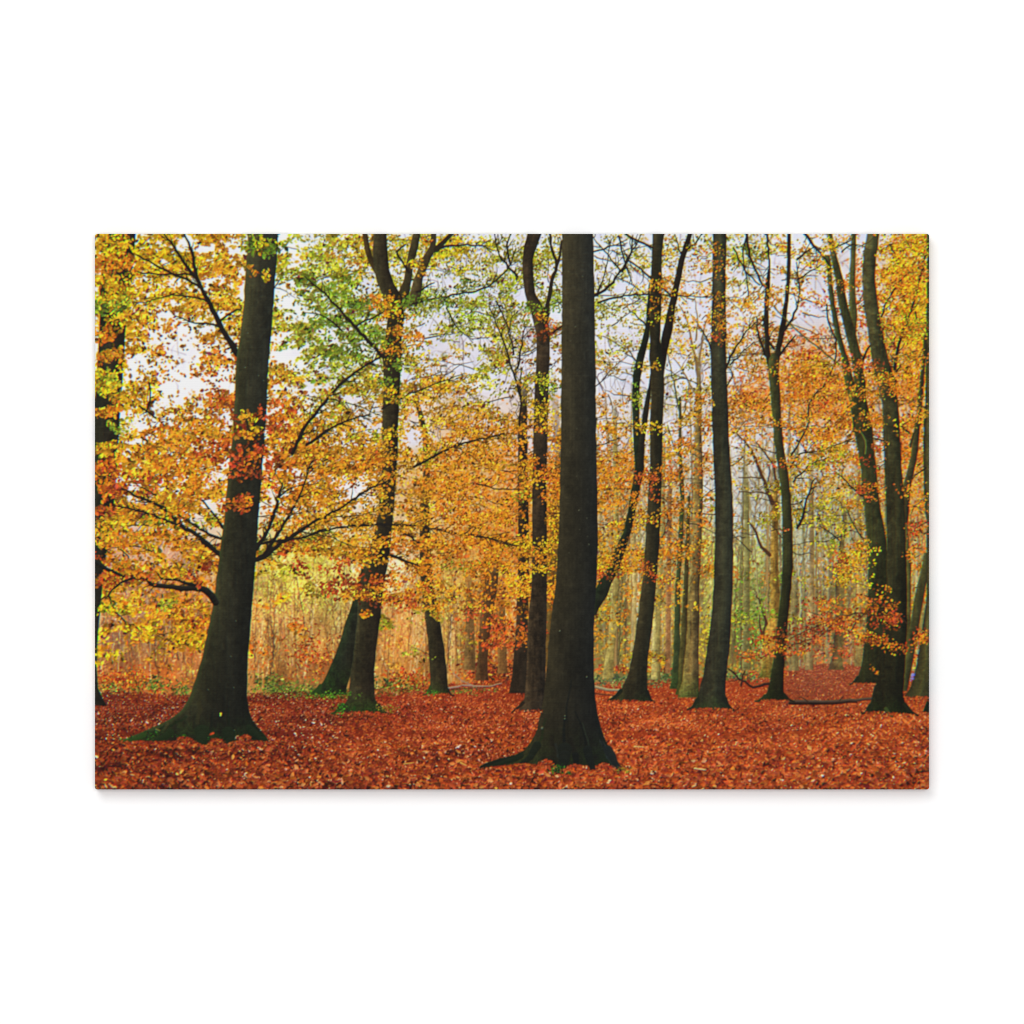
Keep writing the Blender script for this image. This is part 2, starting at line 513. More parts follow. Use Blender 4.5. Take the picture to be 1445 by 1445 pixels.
zm = np.clip((YY - 760) / 40, 0, 1) * np.clip((990 - YY) / 20, 0, 1)
img *= (1 + zm * (.13 * vnoise(26, 42, 51) + .08 * vnoise(11, 16, 52)))[..., None]
# speckle of small leaves in the low wood
def low_col(x, y):
    c = pal_col(x, y)
    w = np.clip(.5 + .5 * at(NCB, x, y), 0, 1)[:, None]
    return c * w + (np.array((206, 110, 44)) * (1 - w))


sprays(2600, lambda x, y: np.clip(.35 + .9 * at(NC, x, y) + .3 * (x > 690), 0, 1) * np.where((x > 375) & (x < 640) & (y < 900), .3, 1), low_col,
       lambda x, y: np.full(len(x), 2.6), leaves=(4, 12), length=(8, 30), spread=3.2, dark=.08, box=(X0, 770, X1, 965))
img[:] = blur(img, .8 * SS / 2)

for i in range(26):
    x = rng.uniform(850, 1300)
    y1 = rng.uniform(925, 948)
    h = rng.uniform(180, 420)
    w = rng.uniform(2.2, 5)
    c = np.array([(176, 160, 100), (150, 136, 80), (196, 186, 140), (120, 110, 66), (164, 130, 80)][rng.integers(5)], float)
    ln = rng.normal(0, 8)
    stroke([(x, y1), (x + ln * .3 + rng.normal(0, 2), y1 - h * .5), (x + ln, y1 - h)], w, w * .35, c, .8, .8)
    stroke([(x + w * .3, y1), (x + w * .3 + ln * .3, y1 - h * .5), (x + ln, y1 - h)], w * .4, w * .15, c * .55, .6, .6)

# ------------------------------------------------ 3. forest floor
def hor(x):
    return np.interp(x, [134, 260, 360, 440, 520, 620, 720, 860, 960, 1040, 1100, 1140, 1170, 1230, 1311],
                     [975, 980, 978, 975, 972, 966, 958, 962, 958, 952, 946, 938, 934, 940, 950])


gp = [(140, 1000, (140, 52, 36)), (250, 1010, (136, 48, 34)), (140, 1060, (130, 46, 22)), (250, 1080, (140, 50, 20)), (200, 1110, (140, 52, 20)),
      (420, 1010, (146, 50, 32)), (420, 1070, (142, 48, 22)), (560, 1000, (180, 62, 34)), (560, 1060, (150, 54, 24)), (560, 1110, (156, 58, 20)), (650, 985, (186, 70, 36)),
      (700, 1040, (160, 58, 24)), (900, 1000, (196, 74, 34)), (900, 1060, (186, 70, 30)), (930, 1110, (170, 60, 26)),
      (1000, 1030, (192, 76, 32)), (1060, 980, (196, 78, 38)), (1150, 960, (160, 84, 58)), (1160, 940, (180, 90, 58)), (1170, 1030, (192, 78, 30)), (1200, 1100, (176, 66, 30)), (1290, 1040, (196, 84, 34)), (1290, 1100, (176, 66, 28))]
ground = field(gp, 2.2)
hx = hor(XX[0]) + 3 * vnoise(9, 900, 41, 4, IW)[0]
ga = np.clip((YY - hx[None, :]) / 3.0, 0, 1)[..., None]
img[:] = img * (1 - ga) + ground * .8 * ga

# dim underwood and green plants along its far edge
def patch(cx, cy, rx, ry, n, pal, size, flat=.5, ang=0.9, val=.22, sq=True):
    x = rng.normal(cx, rx * .55, n)
    y = rng.normal(cy, ry * .55, n)
    o = np.argsort(y)
    x, y = x[o], y[o]
    ci = rng.integers(0, len(pal), n)
    c = jitter(np.array([PAL[p] if isinstance(p, str) else p for p in pal], float)[ci], n, 10, val)
    s = size * np.exp(rng.normal(0, .25, n))
    stamp(x, y, s, s * flat, rng.normal(0, ang, n), c)


grn = [(78, 96, 36), (112, 132, 50), (60, 76, 32), (140, 138, 60), (124, 96, 44)]
org = [(206, 96, 34), (170, 70, 30), (222, 130, 44), (130, 52, 24)]
for (cx, cy, rx, ry, n, pl) in ((160, 962, 40, 14, 260, org), (150, 972, 30, 8, 90, grn), (210, 968, 45, 12, 240, org), (215, 966, 30, 10, 170, grn), (185, 955, 30, 14, 150, org), (260, 974, 20, 8, 90, grn),
                                (405, 972, 48, 9, 330, grn), (380, 962, 22, 12, 120, grn), (415, 978, 40, 6, 160, grn), (440, 925, 26, 30, 240, org), (475, 978, 50, 7, 260, grn),
                                (555, 968, 36, 12, 220, grn), (570, 955, 30, 14, 130, org), (545, 975, 45, 6, 160, grn), (600, 962, 25, 14, 110, org), (660, 975, 40, 5, 100, grn),
                                (690, 950, 40, 24, 380, org), (710, 905, 40, 30, 320, org), (720, 955, 40, 14, 220, [(90, 44, 26), (60, 40, 24), (170, 70, 30)]),
                                (880, 962, 60, 8, 300, [(96, 112, 70), (70, 88, 54), (126, 130, 76)]), (945, 955, 30, 12, 200, [(96, 112, 60), (70, 84, 44)]), (900, 945, 60, 6, 160, org),
                                (1050, 955, 35, 6, 160, [(96, 116, 66), (70, 90, 50)]), (1060, 880, 30, 50, 420, [(120, 150, 50), (150, 160, 70), (96, 120, 50)]), (1000, 905, 20, 40, 220, [(200, 170, 50), (170, 150, 50)]),
                                (1160, 915, 70, 22, 380, [(150, 96, 60), (126, 100, 62), (176, 100, 56)]), (1080, 950, 40, 8, 100, org), (1290, 930, 20, 12, 100, org)):
    patch(cx, cy, rx, ry, n, pl, 4.2, .45)
img[:] = blur(img, .35 * SS / 2)

# leaf litter, back to front
NG = vnoise(26, 7, 42) * .45 + vnoise(9, 4, 43) * .3 + vnoise(90, 16, 44) * .55
LIT = np.array([(46, 20, 16), (84, 32, 20), (126, 50, 26), (158, 72, 34), (186, 96, 46), (214, 130, 68), (214, 162, 118), (228, 194, 170), (236, 224, 228)], float)


def litter(n, yb0, yb1, pw=1.0):
    x = rng.uniform(X0 - 5, X1 + 5, n)
    q = rng.uniform(0, 1, n) ** pw
    top = hor(x)
    y = np.maximum(top, yb0) + q * (yb1 - np.maximum(top, yb0))
    o = np.argsort(y)
    x, y = x[o], y[o]
    dep = np.clip((y - 950) / 160, 0, 1)
    tone = 2.5 + 1.25 * rng.normal(0, 1, n) + 1.5 * at(NG, x, y) + np.interp(x, [134, 420, 560, 860, 1311], [-.5, -.3, .1, .55, .7]) - .35 * np.clip((y - 1060) / 50, 0, 1)
    sp = rng.uniform(0, 1, n)
    tone = np.where(sp < .065, rng.uniform(5.4, 7.2, n), tone)
    tone = np.clip(tone, 0, 7.9)
    spec = rng.uniform(0, 1, n) < np.where((x < 480) & (y < 1050),    .07, .012)
    tone = np.where(spec, 8, tone)
    i = np.floor(tone).astype(int)
    i1 = np.minimum(i + 1, 8)
    t = (tone - i)[:, None]
    c = LIT[i] * (1 - t) + LIT[i1] * t
    c = c * .72 + at(ground, x, y) * .28 * (.5 + .2 * tone)[:, None]
    c = jitter(c, n, 6, .10)
    s = (1.8 + 4.4 * dep) * np.exp(rng.normal(0, .32, n))
    s = np.where(tone > 5.3, s * .7, s)
    s = np.maximum(s, 1.3)
    stamp(x, y, s, s * (.30 + .20 * dep) * rng.uniform(.55, 1.25, n), rng.normal(0, .75, n), c)


litter(30000, 930, 1030, 1.0)
litter(26000, 985, 1118, 1.0)
litter(19000, 1040, 1120, 1.0)
n = 700
x, y = rng.uniform(X0, X1, n), 1112 - np.abs(rng.normal(0, 26, n))
o = np.argsort(y)
x, y = x[o], y[o]
tn = np.clip(3.3 + rng.normal(0, 1.2, n), .5, 6.5)
i0 = tn.astype(int)
cc = LIT[i0] * (1 - (tn - i0))[:, None] + LIT[i0 + 1] * (tn - i0)[:, None]
sz = rng.uniform(6, 9.5, n)
stamp(x, y, sz, sz * rng.uniform(.3, .6, n), rng.normal(0, .7, n), jitter(cc, n, 6, .1))
# lighter trodden path on the right
patch(1165, 962, 75, 17, 620, [(176, 92, 58), (150, 74, 46), (192, 112, 76), (136, 58, 36)], 2.4, .4, .3, .12)
patch(1175, 945, 60, 10, 420, [(190, 100, 66), (160, 80, 52), (206, 120, 80)], 2.0, .4, .3, .12)
patch(1286, 953, 7, 4, 40, [(128, 118, 190), (150, 140, 205)], 3.2, .5, .3, .08)

# fallen wood
stroke([(632, 971), (660, 967), (685, 968), (708, 964)], 2.4, 1.4, (168, 136, 120), .95, .5, light=24)
stroke([(636, 973), (670, 971), (700, 969)], 1.6, 1.2, (70, 40, 30), .7, .3)
stroke([(640, 950), (652, 960), (668, 967)], 1.8, 1.4, (160, 130, 110), .9, .4)
stroke([(650, 967), (688, 974), (700, 978)], 1.0, .8, (120, 80, 60), .9, .4)
stroke([(838, 969), (856, 973), (876, 974)], 4.6, 3.4, (150, 130, 96), 1, .4, light=50)
stroke([(838, 979), (870, 982)], 2.2, 1.8, (88, 48, 32), .9, .3)
stroke([(1028, 944), (1036, 949), (1043, 959), (1053, 963), (1062, 969), (1073, 968), (1086, 965)], 2.2, 3.4, (52, 32, 26), 1, .7, light=12)
stroke([(1046, 968), (1048, 955), (1052, 945)], 2.6, 1.6, (56, 34, 28), 1, .4)
stroke([(1040, 960), (1030, 962)], 1.4, 1, (64, 40, 30), 1, .3)
stroke([(1108, 990), (1135, 990), (1168, 990), (1200, 988.5), (1230, 986)], 4.4, 4.2, (80, 58, 44), 1, .35, light=28)
stroke([(1114, 993), (1160, 993.5), (1210, 991.5)], 2.8, 1.8, (28, 18, 13), .95, .4)
stroke([(1140, 990), (1133, 985), (1128, 984)], 1.8, 1, (60, 42, 32), 1, .2)
stroke([(1185, 988), (1191, 983)], 1.6, 1, (60, 42, 32), 1, .2)

# ------------------------------------------------ 4. trees far to near
OL = (96, 84, 44)
# pale far trunks on the right
for (rows, l, m, r) in (
        ([(560, 864, 870), (815, 866, 875), (870, 861, 872), (920, 855, 867), (957, 850, 866)], (176, 160, 92), (150, 132, 70), (120, 104, 58)),
        ([(640, 884, 890), (830, 893, 899), (945, 889, 898)], (206, 186, 130), (176, 150, 90), (140, 120, 70)),
        ([(600, 934, 939), (760, 930, 938), (830, 922, 933), (900, 921, 932), (958, 919, 932)], (184, 170, 104), (156, 138, 78), (120, 106, 56)),
        ([(640, 943, 949), (800, 940, 947), (950, 938, 946)], (170, 130, 84), (146, 100, 60), (130, 90, 54)),
        ([(650, 1049, 1055), (700, 1050, 1057), (800, 1050, 1058), (880, 1049, 1058), (945, 1047, 1059)], (150, 142, 84), (126, 116, 66), (104, 100, 56)),
        ([(640, 1142, 1147), (700, 1141, 1148), (800, 1142, 1149), (945, 1136, 1148)], (166, 144, 96), (142, 116, 70), (118, 96, 58)),
        ([(800, 1117, 1124), (870, 1116, 1126), (946, 1114, 1128)], (146, 130, 84), (120, 104, 62), (100, 86, 52)),
        ([(760, 1168, 1172), (850, 1167, 1172), (935, 1163, 1170)], (168, 152, 104), (146, 126, 84), (120, 102, 70)),
        ([(690, 1183, 1188), (730, 1189, 1195), (770, 1184, 1191), (830, 1179, 1192), (890, 1178, 1190), (925, 1175, 1189), (945, 1169, 1191)], (70, 58, 40), (110, 92, 52), (92, 84, 46)),
        ([(640, 1209, 1214), (780, 1210, 1216), (900, 1208, 1216), (940, 1206, 1217)], (176, 150, 90), (150, 126, 70), (130, 110, 60)),
        ([(840, 1298, 1302), (920, 1297, 1302)], (170, 150, 90), (150, 130, 70), (120, 100, 60)),
        ([(800, 656, 665), (880, 657, 669), (945, 655, 671)], (150, 118, 66), (120, 90, 50), (106, 78, 44)),
        ([(770, 694, 706), (830, 682, 702), (880, 677, 693), (930, 674, 688), (960, 670, 689)], (100, 74, 42), (78, 54, 32), (60, 42, 28)),
        ([(830, 704, 712), (950, 702, 716)], (140, 100, 52), (112, 80, 42), (96, 66, 36))):
    trunk(rows, l, m, r, tex=1.3, alpha=.92, fade=40, seed=len(rows) + int(rows[0][1]))
img[:] = blur(img, .3 * SS / 2)

BARK = (44, 40, 28)
# tan and dark group near x = 970
trunk([(560, 958, 961), (640, 957, 962), (700, 960, 966), (760, 957, 964), (830, 953, 960), (900, 951, 960), (960, 948, 962), (972, 945, 964)], (70, 80, 44), (56, 64, 36), (44, 52, 30), seed=1, moss=.4)
trunk([(700, 970, 974), (800, 966, 972), (870, 962, 970), (960, 957, 972), (980, 953, 974)], (92, 84, 40), (72, 64, 34), (54, 48, 28), seed=2, moss=.5)
trunk([(480, 984, 988), (540, 983, 989), (600, 981, 990), (700, 978, 992), (760, 976, 990), (830, 973, 987), (871, 970, 987), (913, 968, 986), (960, 963, 986), (984, 956, 987)],
      (150, 130, 70), (126, 102, 58), (60, 50, 34), seed=3, tex=1.4, moss=.6, moss_y=940, fade=60)
for pts, a, b in (([(985, 530), (977, 490), (970, 455), (958, 430)], 4.5, 1.5), ([(986, 515), (992, 470), (1000, 440)], 3.6, 1.4), ([(984, 560), (972, 540), (962, 520), (950, 505)], 3, 1.2), ([(987, 580), (996, 555), (1002, 540)], 3, 1.4), ([(982, 480), (984, 450), (980, 420)], 2.6, 1)):
    stroke(pts, a, b, (128, 104, 66), .9, .6)
for pts, a, b in (([(959, 580), (952, 545), (944, 510), (940, 490)], 3, 1), ([(960, 600), (968, 570), (972, 540)], 2.4, 1), ([(962, 650), (950, 625), (942, 600)], 2.4, 1)):
    stroke(pts, a, b, (74, 78, 46), .9, .6)
# golden snag
trunk([(690, 1089, 1097), (720, 1089, 1098), (780, 1087, 1098), (850, 1087, 1100), (880, 1083, 1099), (913, 1076, 1095), (940, 1074, 1090), (956, 1072, 1090)],
      (178, 146, 66), (156, 116, 48), (110, 84, 40), seed=4, tex=1.6, moss=.6, moss_y=925)
SN = (78, 54, 34)
for pts, a, b in (([(1086, 783), (1075, 772), (1066, 750), (1056, 736)], 5, 2.5), ([(1090, 710), (1080, 685), (1070, 655), (1055, 628), (1040, 612)], 6, 2),
                  ([(1082, 880), (1076, 862), (1070, 845), (1068, 840)], 4, 1.5), ([(1076, 900), (1071, 880), (1072, 868)], 3.5, 1.2), ([(1077, 895), (1080, 880), (1078, 870)], 3, 1.2),
                  ([(1098, 690), (1092, 660), (1080, 640), (1068, 625)], 4, 1.5), ([(1074, 675), (1060, 674), (1042, 674)], 2, 1.2), ([(1082, 697), (1066, 695), (1043, 694)], 2.2, 1.2)):
    stroke(pts, a, b, SN, 1, .7)
# light trees between the middle trunks
trunk([(520, 740, 744), (600, 731, 744), (680, 731, 745), (780, 731, 747), (840, 730, 746), (900, 727, 745), (960, 722, 743), (978, 718, 744)], (64, 50, 34), (48, 38, 27), (38, 32, 24), seed=5, fade=50)
trunk([(540, 776, 786), (640, 784, 793), (800, 772, 790), (940, 768, 788)], (100, 80, 34), (70, 52, 26), (60, 48, 26), seed=6, alpha=.8, fade=130)

# rear leaning trunk and slender trunk at the left centre
trunk([(770, 520, 538), (800, 511, 532), (830, 503, 522), (871, 490, 512), (913, 477, 504), (940, 466, 499), (960, 457, 492), (972, 449, 488), (980, 440, 489)],
      (46, 58, 34), (34, 36, 26), (34, 32, 22), moss=.7, moss_y=930, seed=7, tex=1.2)
trunk([(540, 583, 584), (575, 587, 594), (610, 596, 604), (650, 598, 607), (720, 592, 606), (760, 592, 607), (800, 592, 609), (830, 595, 613), (871, 600, 620), (913, 604.6, 627), (954, 607, 631), (979, 606, 633)],
      (70, 64, 40), (56, 48, 30), (36, 30, 22), moss=.5, moss_y=955, seed=8, tex=1.2)

# canopy of the middle distance: dense sprays of beech leaves
near_cov = np.array([[float(ch) / 9 for ch in row] for row in (
    "76567767766536653469",
    "85557677766534443468",
    "76325577765433334469",
    "62235577865334546788",
    "66556777876544557788",
    "76566778898865435678",
    "75555676788753423336",
    "75554565687643322336",
    "65430243456443211214",
    "34420011230222113323",
    "00000000000000000000")])


def cov2(x, y):
    c = grid_sample(near_cov, x, y)
    return np.clip(c * 1.05 - .12 + (at(NC, x, y) * 1.5) * (.35 + .5 * (1 - c)), 0, 1) * c ** .25


def lsize(x, y):
    return np.interp(x, [134, 420, 560, 760, 860, 1150, 1311], [5.0, 4.5, 3.4, 3.1, 2.8, 2.8, 3.1])


# twigs in the canopy
for i in range(420):
    x, y = rng.uniform(X0, X1), rng.uniform(335, 780)
    if (x < 430 and 420 < y < 610) or (x > 840 and y > 640 and rng.uniform() < .5):
        continue
    L = rng.uniform(20, 80)
    a = rng.normal(0, .5) + rng.choice([0, math.pi])
    dxy = np.array([np.cos(a), np.sin(a) * .8 - .15]) * L
    p = np.array([x, y])
    stroke([p, p + dxy * .33 + rng.normal(0, 2.5, 2), p + dxy * .66 + rng.normal(0, 2.5, 2), p + dxy], rng.uniform(.9, 2.0), .6, (46, 34, 30), .85, .7)

sprays(3300, cov2, pal_col, lsize, leaves=(9, 18), length=(14, 38), fan=True, dark=.11, twig=.05, purple=.025, ang_sd=.38, spread=3.3, turn=.75, flat=.58, box=(X0 - 15, Y0 - 10, X1 + 15, 930))

sprays(330, lambda x, y: np.clip(.45 + .9 * at(NC2, x, y), 0, 1), lambda x, y: pal_col(x, y) * .86, lambda x, y: np.full(len(x), 3.9), leaves=(4, 9), length=(12, 34), dark=.2, purple=.10, spread=4, box=(186, 395, 345, 600))
sprays(300, lambda x, y: np.clip(.35 + .9 * at(NC2, x, y), 0, 1), lambda x, y: pal_col(x, y) * .86, lambda x, y: np.full(len(x), 3.2), leaves=(4, 9), length=(12, 34), dark=.2, purple=.12, spread=4, box=(380, 400, 560, 640))
sprays(420, lambda x, y: np.clip(.30 + .9 * at(NC2, x, y), 0, 1), lambda x, y: pal_col(x, y) * .9, lambda x, y: np.full(len(x), 2.6), leaves=(4, 9), length=(12, 30), dark=.15, purple=.12, spread=4, box=(842, 335, 1080, 640))

img[:] = blur(img, .42 * SS / 2)
# ------------------------------------------------ 5. the standing beeches
D1, D2, D3 = (66, 62, 38), (46, 44, 33), (36, 37, 31)
# far left
trunk([(325, 150, 192), (405, 141, 185), (450, 141, 178), (520, 137, 174), (590, 132, 169), (640, 128, 166), (690, 124, 163), (770, 118, 152), (830, 116, 144), (890, 116, 138), (940, 116, 136), (970, 116, 138), (992, 116, 148), (997, 116, 152)],
      (40, 42, 28), (44, 40, 30), (34, 30, 24), seed=9)
# right-hand stems at the left centre fork
trunk([(325, 511, 518), (350, 514, 522), (370, 520, 529), (385, 528, 540)], (74, 60, 30), (62, 48, 26), (44, 36, 22), seed=10)
trunk([(325, 584, 594), (350, 578, 590), (370, 573, 584), (395, 570, 581), (412, 562, 578), (425, 552, 575)], (72, 66, 40), (58, 52, 32), (38, 34, 24), seed=11)
trunk([(346, 607, 620), (362, 597, 609), (393, 584, 597), (415, 578, 594), (432, 566, 588)], (86, 76, 46), (70, 60, 38), (48, 40, 28), seed=12)
stroke([(612, 352), (611, 340), (612, 328)], 9, 7, (60, 52, 36), 1, .3)
stroke([(616, 352), (626, 342), (640, 328)], 8, 5, (46, 40, 28), 1, .3)
stroke([(577, 384), (566, 366), (560, 355), (572, 345)], 4, 2, (40, 32, 24), 1, .5)
trunk([(325, 527, 545), (355, 526, 547), (380, 527, 549), (400, 533, 556), (420, 541, 568), (445, 547, 571), (470, 545, 567), (500, 540, 567), (532, 541, 565), (570, 540, 563), (600, 539, 562), (640, 540, 561), (700, 536, 557), (745, 530, 553), (780, 520, 550), (830, 505, 541), (871, 504, 536.6), (913, 500, 531), (954, 494, 528), (985, 491, 529), (997, 484, 536), (1006, 474, 543)],
      (64, 60, 38), (48, 42, 28), (36, 30, 22), moss=.75, moss_y=972, seed=13, tex=1.2)
# second stem and crook at x = 760
trunk([(325, 746, 766), (345, 740, 758), (365, 737, 752), (395, 738, 753), (415, 741, 756), (440, 749, 772), (470, 757, 776), (500, 757, 776), (540, 755, 774), (600, 753, 773), (680, 751, 771), (760, 751, 772), (830, 750, 772), (880, 745, 771), (950, 743, 770), (985, 740, 768), (997, 735, 766), (1004, 730, 765)],
      (62, 50, 34), (52, 42, 30), (36, 31, 25), seed=14, tex=1.5)
stroke([(770, 455), (775, 420), (779, 395), (786, 375), (779, 352), (776, 330)], 6.5, 3, (44, 36, 28), 1, .6)
stroke([(784, 380), (790, 360), (793, 340)], 4, 3, (44, 36, 28), 1, .4)
stroke([(775, 473), (786, 465), (793, 460)], 3, 2.4, (40, 32, 26), 1, .3)
# leaning tree behind the great trunk
trunk([(396, 916.4, 917), (430, 913, 917), (460, 911, 917), (480, 906, 915), (510, 897, 908), (530, 893, 904), (560, 892, 902), (600, 893, 903), (625, 894, 909), (660, 896, 909), (690, 891, 903), (720, 886, 897), (750, 880, 891), (780, 865, 881), (800, 859, 876), (820, 846, 864), (840, 836, 857), (858, 836, 845), (868, 836, 841)],
      (40, 52, 30), (32, 36, 26), (26, 28, 22), seed=15)
trunk([(528, 917.6, 918), (548, 914.5, 918.5), (570, 909, 917), (600, 905, 913), (625, 901, 910), (660, 899, 908)], (50, 48, 32), (38, 36, 26), (30, 28, 22), seed=16)
# tree at x = 915 with its right limb
trunk([(330, 970, 977), (366, 958, 966), (408, 949, 958), (433, 943, 953), (470, 935, 948), (490, 931, 943), (512, 924, 939), (528, 921, 937)], (44, 36, 26), (34, 28, 22), (28, 24, 20), seed=17)
trunk([(325, 921, 938), (360, 920, 934), (400, 918, 934), (440, 917, 933), (480, 917, 932), (500, 916, 935), (525, 917.6, 937), (560, 919, 937), (600, 917, 935), (660, 917, 934), (720, 913, 933), (760, 911, 931), (800, 909, 928), (830, 905, 925), (871, 900, 922), (913, 894, 916), (940, 889, 913.5), (954, 885, 912.6), (972, 877, 914), (984, 866, 918), (990, 862, 920)],
      (64, 56, 34), (46, 42, 28), (30, 32, 25), seed=18, moss=.3, moss_y=965)
# straight tree at x = 1015
trunk([(325, 1006, 1025), (400, 1005, 1024), (470, 1004, 1025), (490, 1002.6, 1024), (560, 1004, 1027), (625, 1006, 1029), (700, 1009, 1034), (760, 1009, 1035), (830, 1007, 1034), (871, 1004, 1032), (913, 998, 1029.6), (954, 992, 1025), (978, 986, 1024), (994, 981.6, 1027), (1001, 978, 1032)],
      (48, 45, 33), (62, 61, 42), (34, 37, 33), seed=19, moss=.4, moss_y=970)
# forked tree at x = 1100
trunk([(380, 1083.5, 1084.5), (400, 1080, 1087), (440, 1078, 1084.5), (475, 1079, 1085), (500, 1079.5, 1087), (520, 1084, 1094)], (50, 44, 28), (38, 32, 22), (30, 26, 20), seed=20)
trunk([(325, 1111, 1116), (387, 1110, 1115.5), (425, 1107, 1112.5), (460, 1101, 1109), (491, 1094.5, 1102.5), (515, 1090, 1099)], (48, 40, 26), (36, 30, 22), (30, 26, 20), seed=21)
trunk([(498, 1090, 1094), (506, 1085, 1100), (520, 1084, 1099), (550, 1087, 1100.5), (600, 1091, 1103.5), (625, 1093, 1105), (660, 1098, 1111), (700, 1103, 1116), (740, 1104, 1118), (800, 1104, 1119), (830, 1103, 1116.5), (871, 1098, 1112), (913, 1094, 1109), (954, 1088, 1106), (976, 1083, 1106), (988, 1076, 1113)],
      (86, 90, 44), (68, 66, 36), (40, 38, 26), seed=22, moss=.3, moss_y=965, darken=.5)
# twin-stemmed tree on the right: rear stems
trunk([(360, 1164, 1171), (400, 1168, 1175), (425, 1171, 1178), (470, 1178, 1186), (500, 1187, 1195), (540, 1193, 1206), (565, 1199, 1212)], (88, 98, 46), (66, 68, 36), (44, 42, 28), seed=23)
trunk([(325, 1202, 1208), (400, 1198, 1207), (450, 1199, 1210), (470, 1198, 1208)], (110, 110, 50), (84, 82, 42), (60, 58, 34), seed=24)
trunk([(325, 1166, 1173), (370, 1174, 1183), (390, 1178, 1189), (430, 1184, 1196), (470, 1193, 1208), (500, 1201, 1215), (540, 1206, 1222), (560, 1199, 1222), (600, 1204, 1231), (625, 1209, 1233), (660, 1215, 1237), (690, 1217, 1239), (720, 1220, 1243), (760, 1224, 1251), (800, 1225, 1253), (850, 1225, 1256), (900, 1221, 1252), (940, 1216, 1245), (955, 1211, 1240), (964, 1204, 1238)],
      (90, 92, 46), (66, 64, 36), (50, 54, 30), seed=25, tex=1.2, darken=.4)
# stems right of it
trunk([(470, 1304, 1308), (560, 1296, 1303), (642, 1286, 1295), (687, 1274, 1285), (740, 1268, 1281), (790, 1268, 1279)], (84, 76, 40), (62, 56, 32), (40, 36, 24), seed=26)
trunk([(740, 1276, 1281), (800, 1279, 1286), (870, 1277, 1285), (940, 1274, 1284)], (120, 110, 54), (96, 88, 44), (66, 60, 34), seed=27)
trunk([(780, 1304, 1315), (800, 1301, 1312), (830, 1293, 1306), (870, 1286, 1299), (900, 1280, 1294), (930, 1276, 1289), (975, 1273, 1281)], (96, 90, 46), (66, 62, 34), (50, 46, 28), seed=28)
trunk([(325, 1309, 1318), (560, 1306, 1316), (620, 1303, 1316), (700, 1304, 1316), (740, 1308, 1316), (840, 1308, 1316), (870, 1304, 1316), (913, 1298, 1316), (955, 1290, 1316), (972, 1284, 1316), (984, 1276, 1316)],
      (48, 46, 28), (84, 80, 42), (36, 34, 24), seed=29)
trunk([(986, 1309, 1316), (996, 1306, 1316), (1005, 1302, 1316)], (30, 44, 22), (24, 30, 20), (20, 24, 18), seed=30)
# front stem
trunk([(325, 1224, 1242), (360, 1218, 1236.5), (390, 1217, 1235), (420, 1218, 1238), (450, 1222, 1242), (480, 1227, 1248), (510, 1231, 1255), (535, 1237, 1263), (570, 1245, 1268), (625, 1247, 1271), (650, 1248, 1272), (700, 1250, 1276), (760, 1252, 1278), (830, 1251, 1280), (871, 1246, 1280), (913, 1241, 1279), (955, 1236, 1276), (975, 1233, 1274.5), (990, 1229, 1277), (1000, 1226, 1281), (1007, 1222, 1290)],
      (98, 92, 54), (86, 82, 48), (52, 52, 32), seed=31, tex=1.2, moss=.35, moss_y=975, darken=.62)

# ------------------------------------------------ 6. limbs and branches
def bough(pts, a, b, col):
    stroke(pts, a, b * .7, col, 1, .7, light=6)
    p = np.array(pts, float)
    for i in range(len(p) - 1):
        d = p[i + 1] - p[i]
        L = np.hypot(*d)
        for _ in range(int(L / 11 + rng.uniform())):
            t = rng.uniform()
            q = p[i] + d * t
            an = math.atan2(d[1], d[0]) + rng.choice([-1, 1]) * rng.uniform(.35, .9)
            l = rng.uniform(6, 24)
            e1 = q + np.array([np.cos(an), np.sin(an)]) * l * .5
            an += rng.normal(0, .35)
            e2 = e1 + np.array([np.cos(an), np.sin(an)]) * l * .5
            stroke([q, e1, e2], min(1.5, a * .4), .5, col, .9, .4)


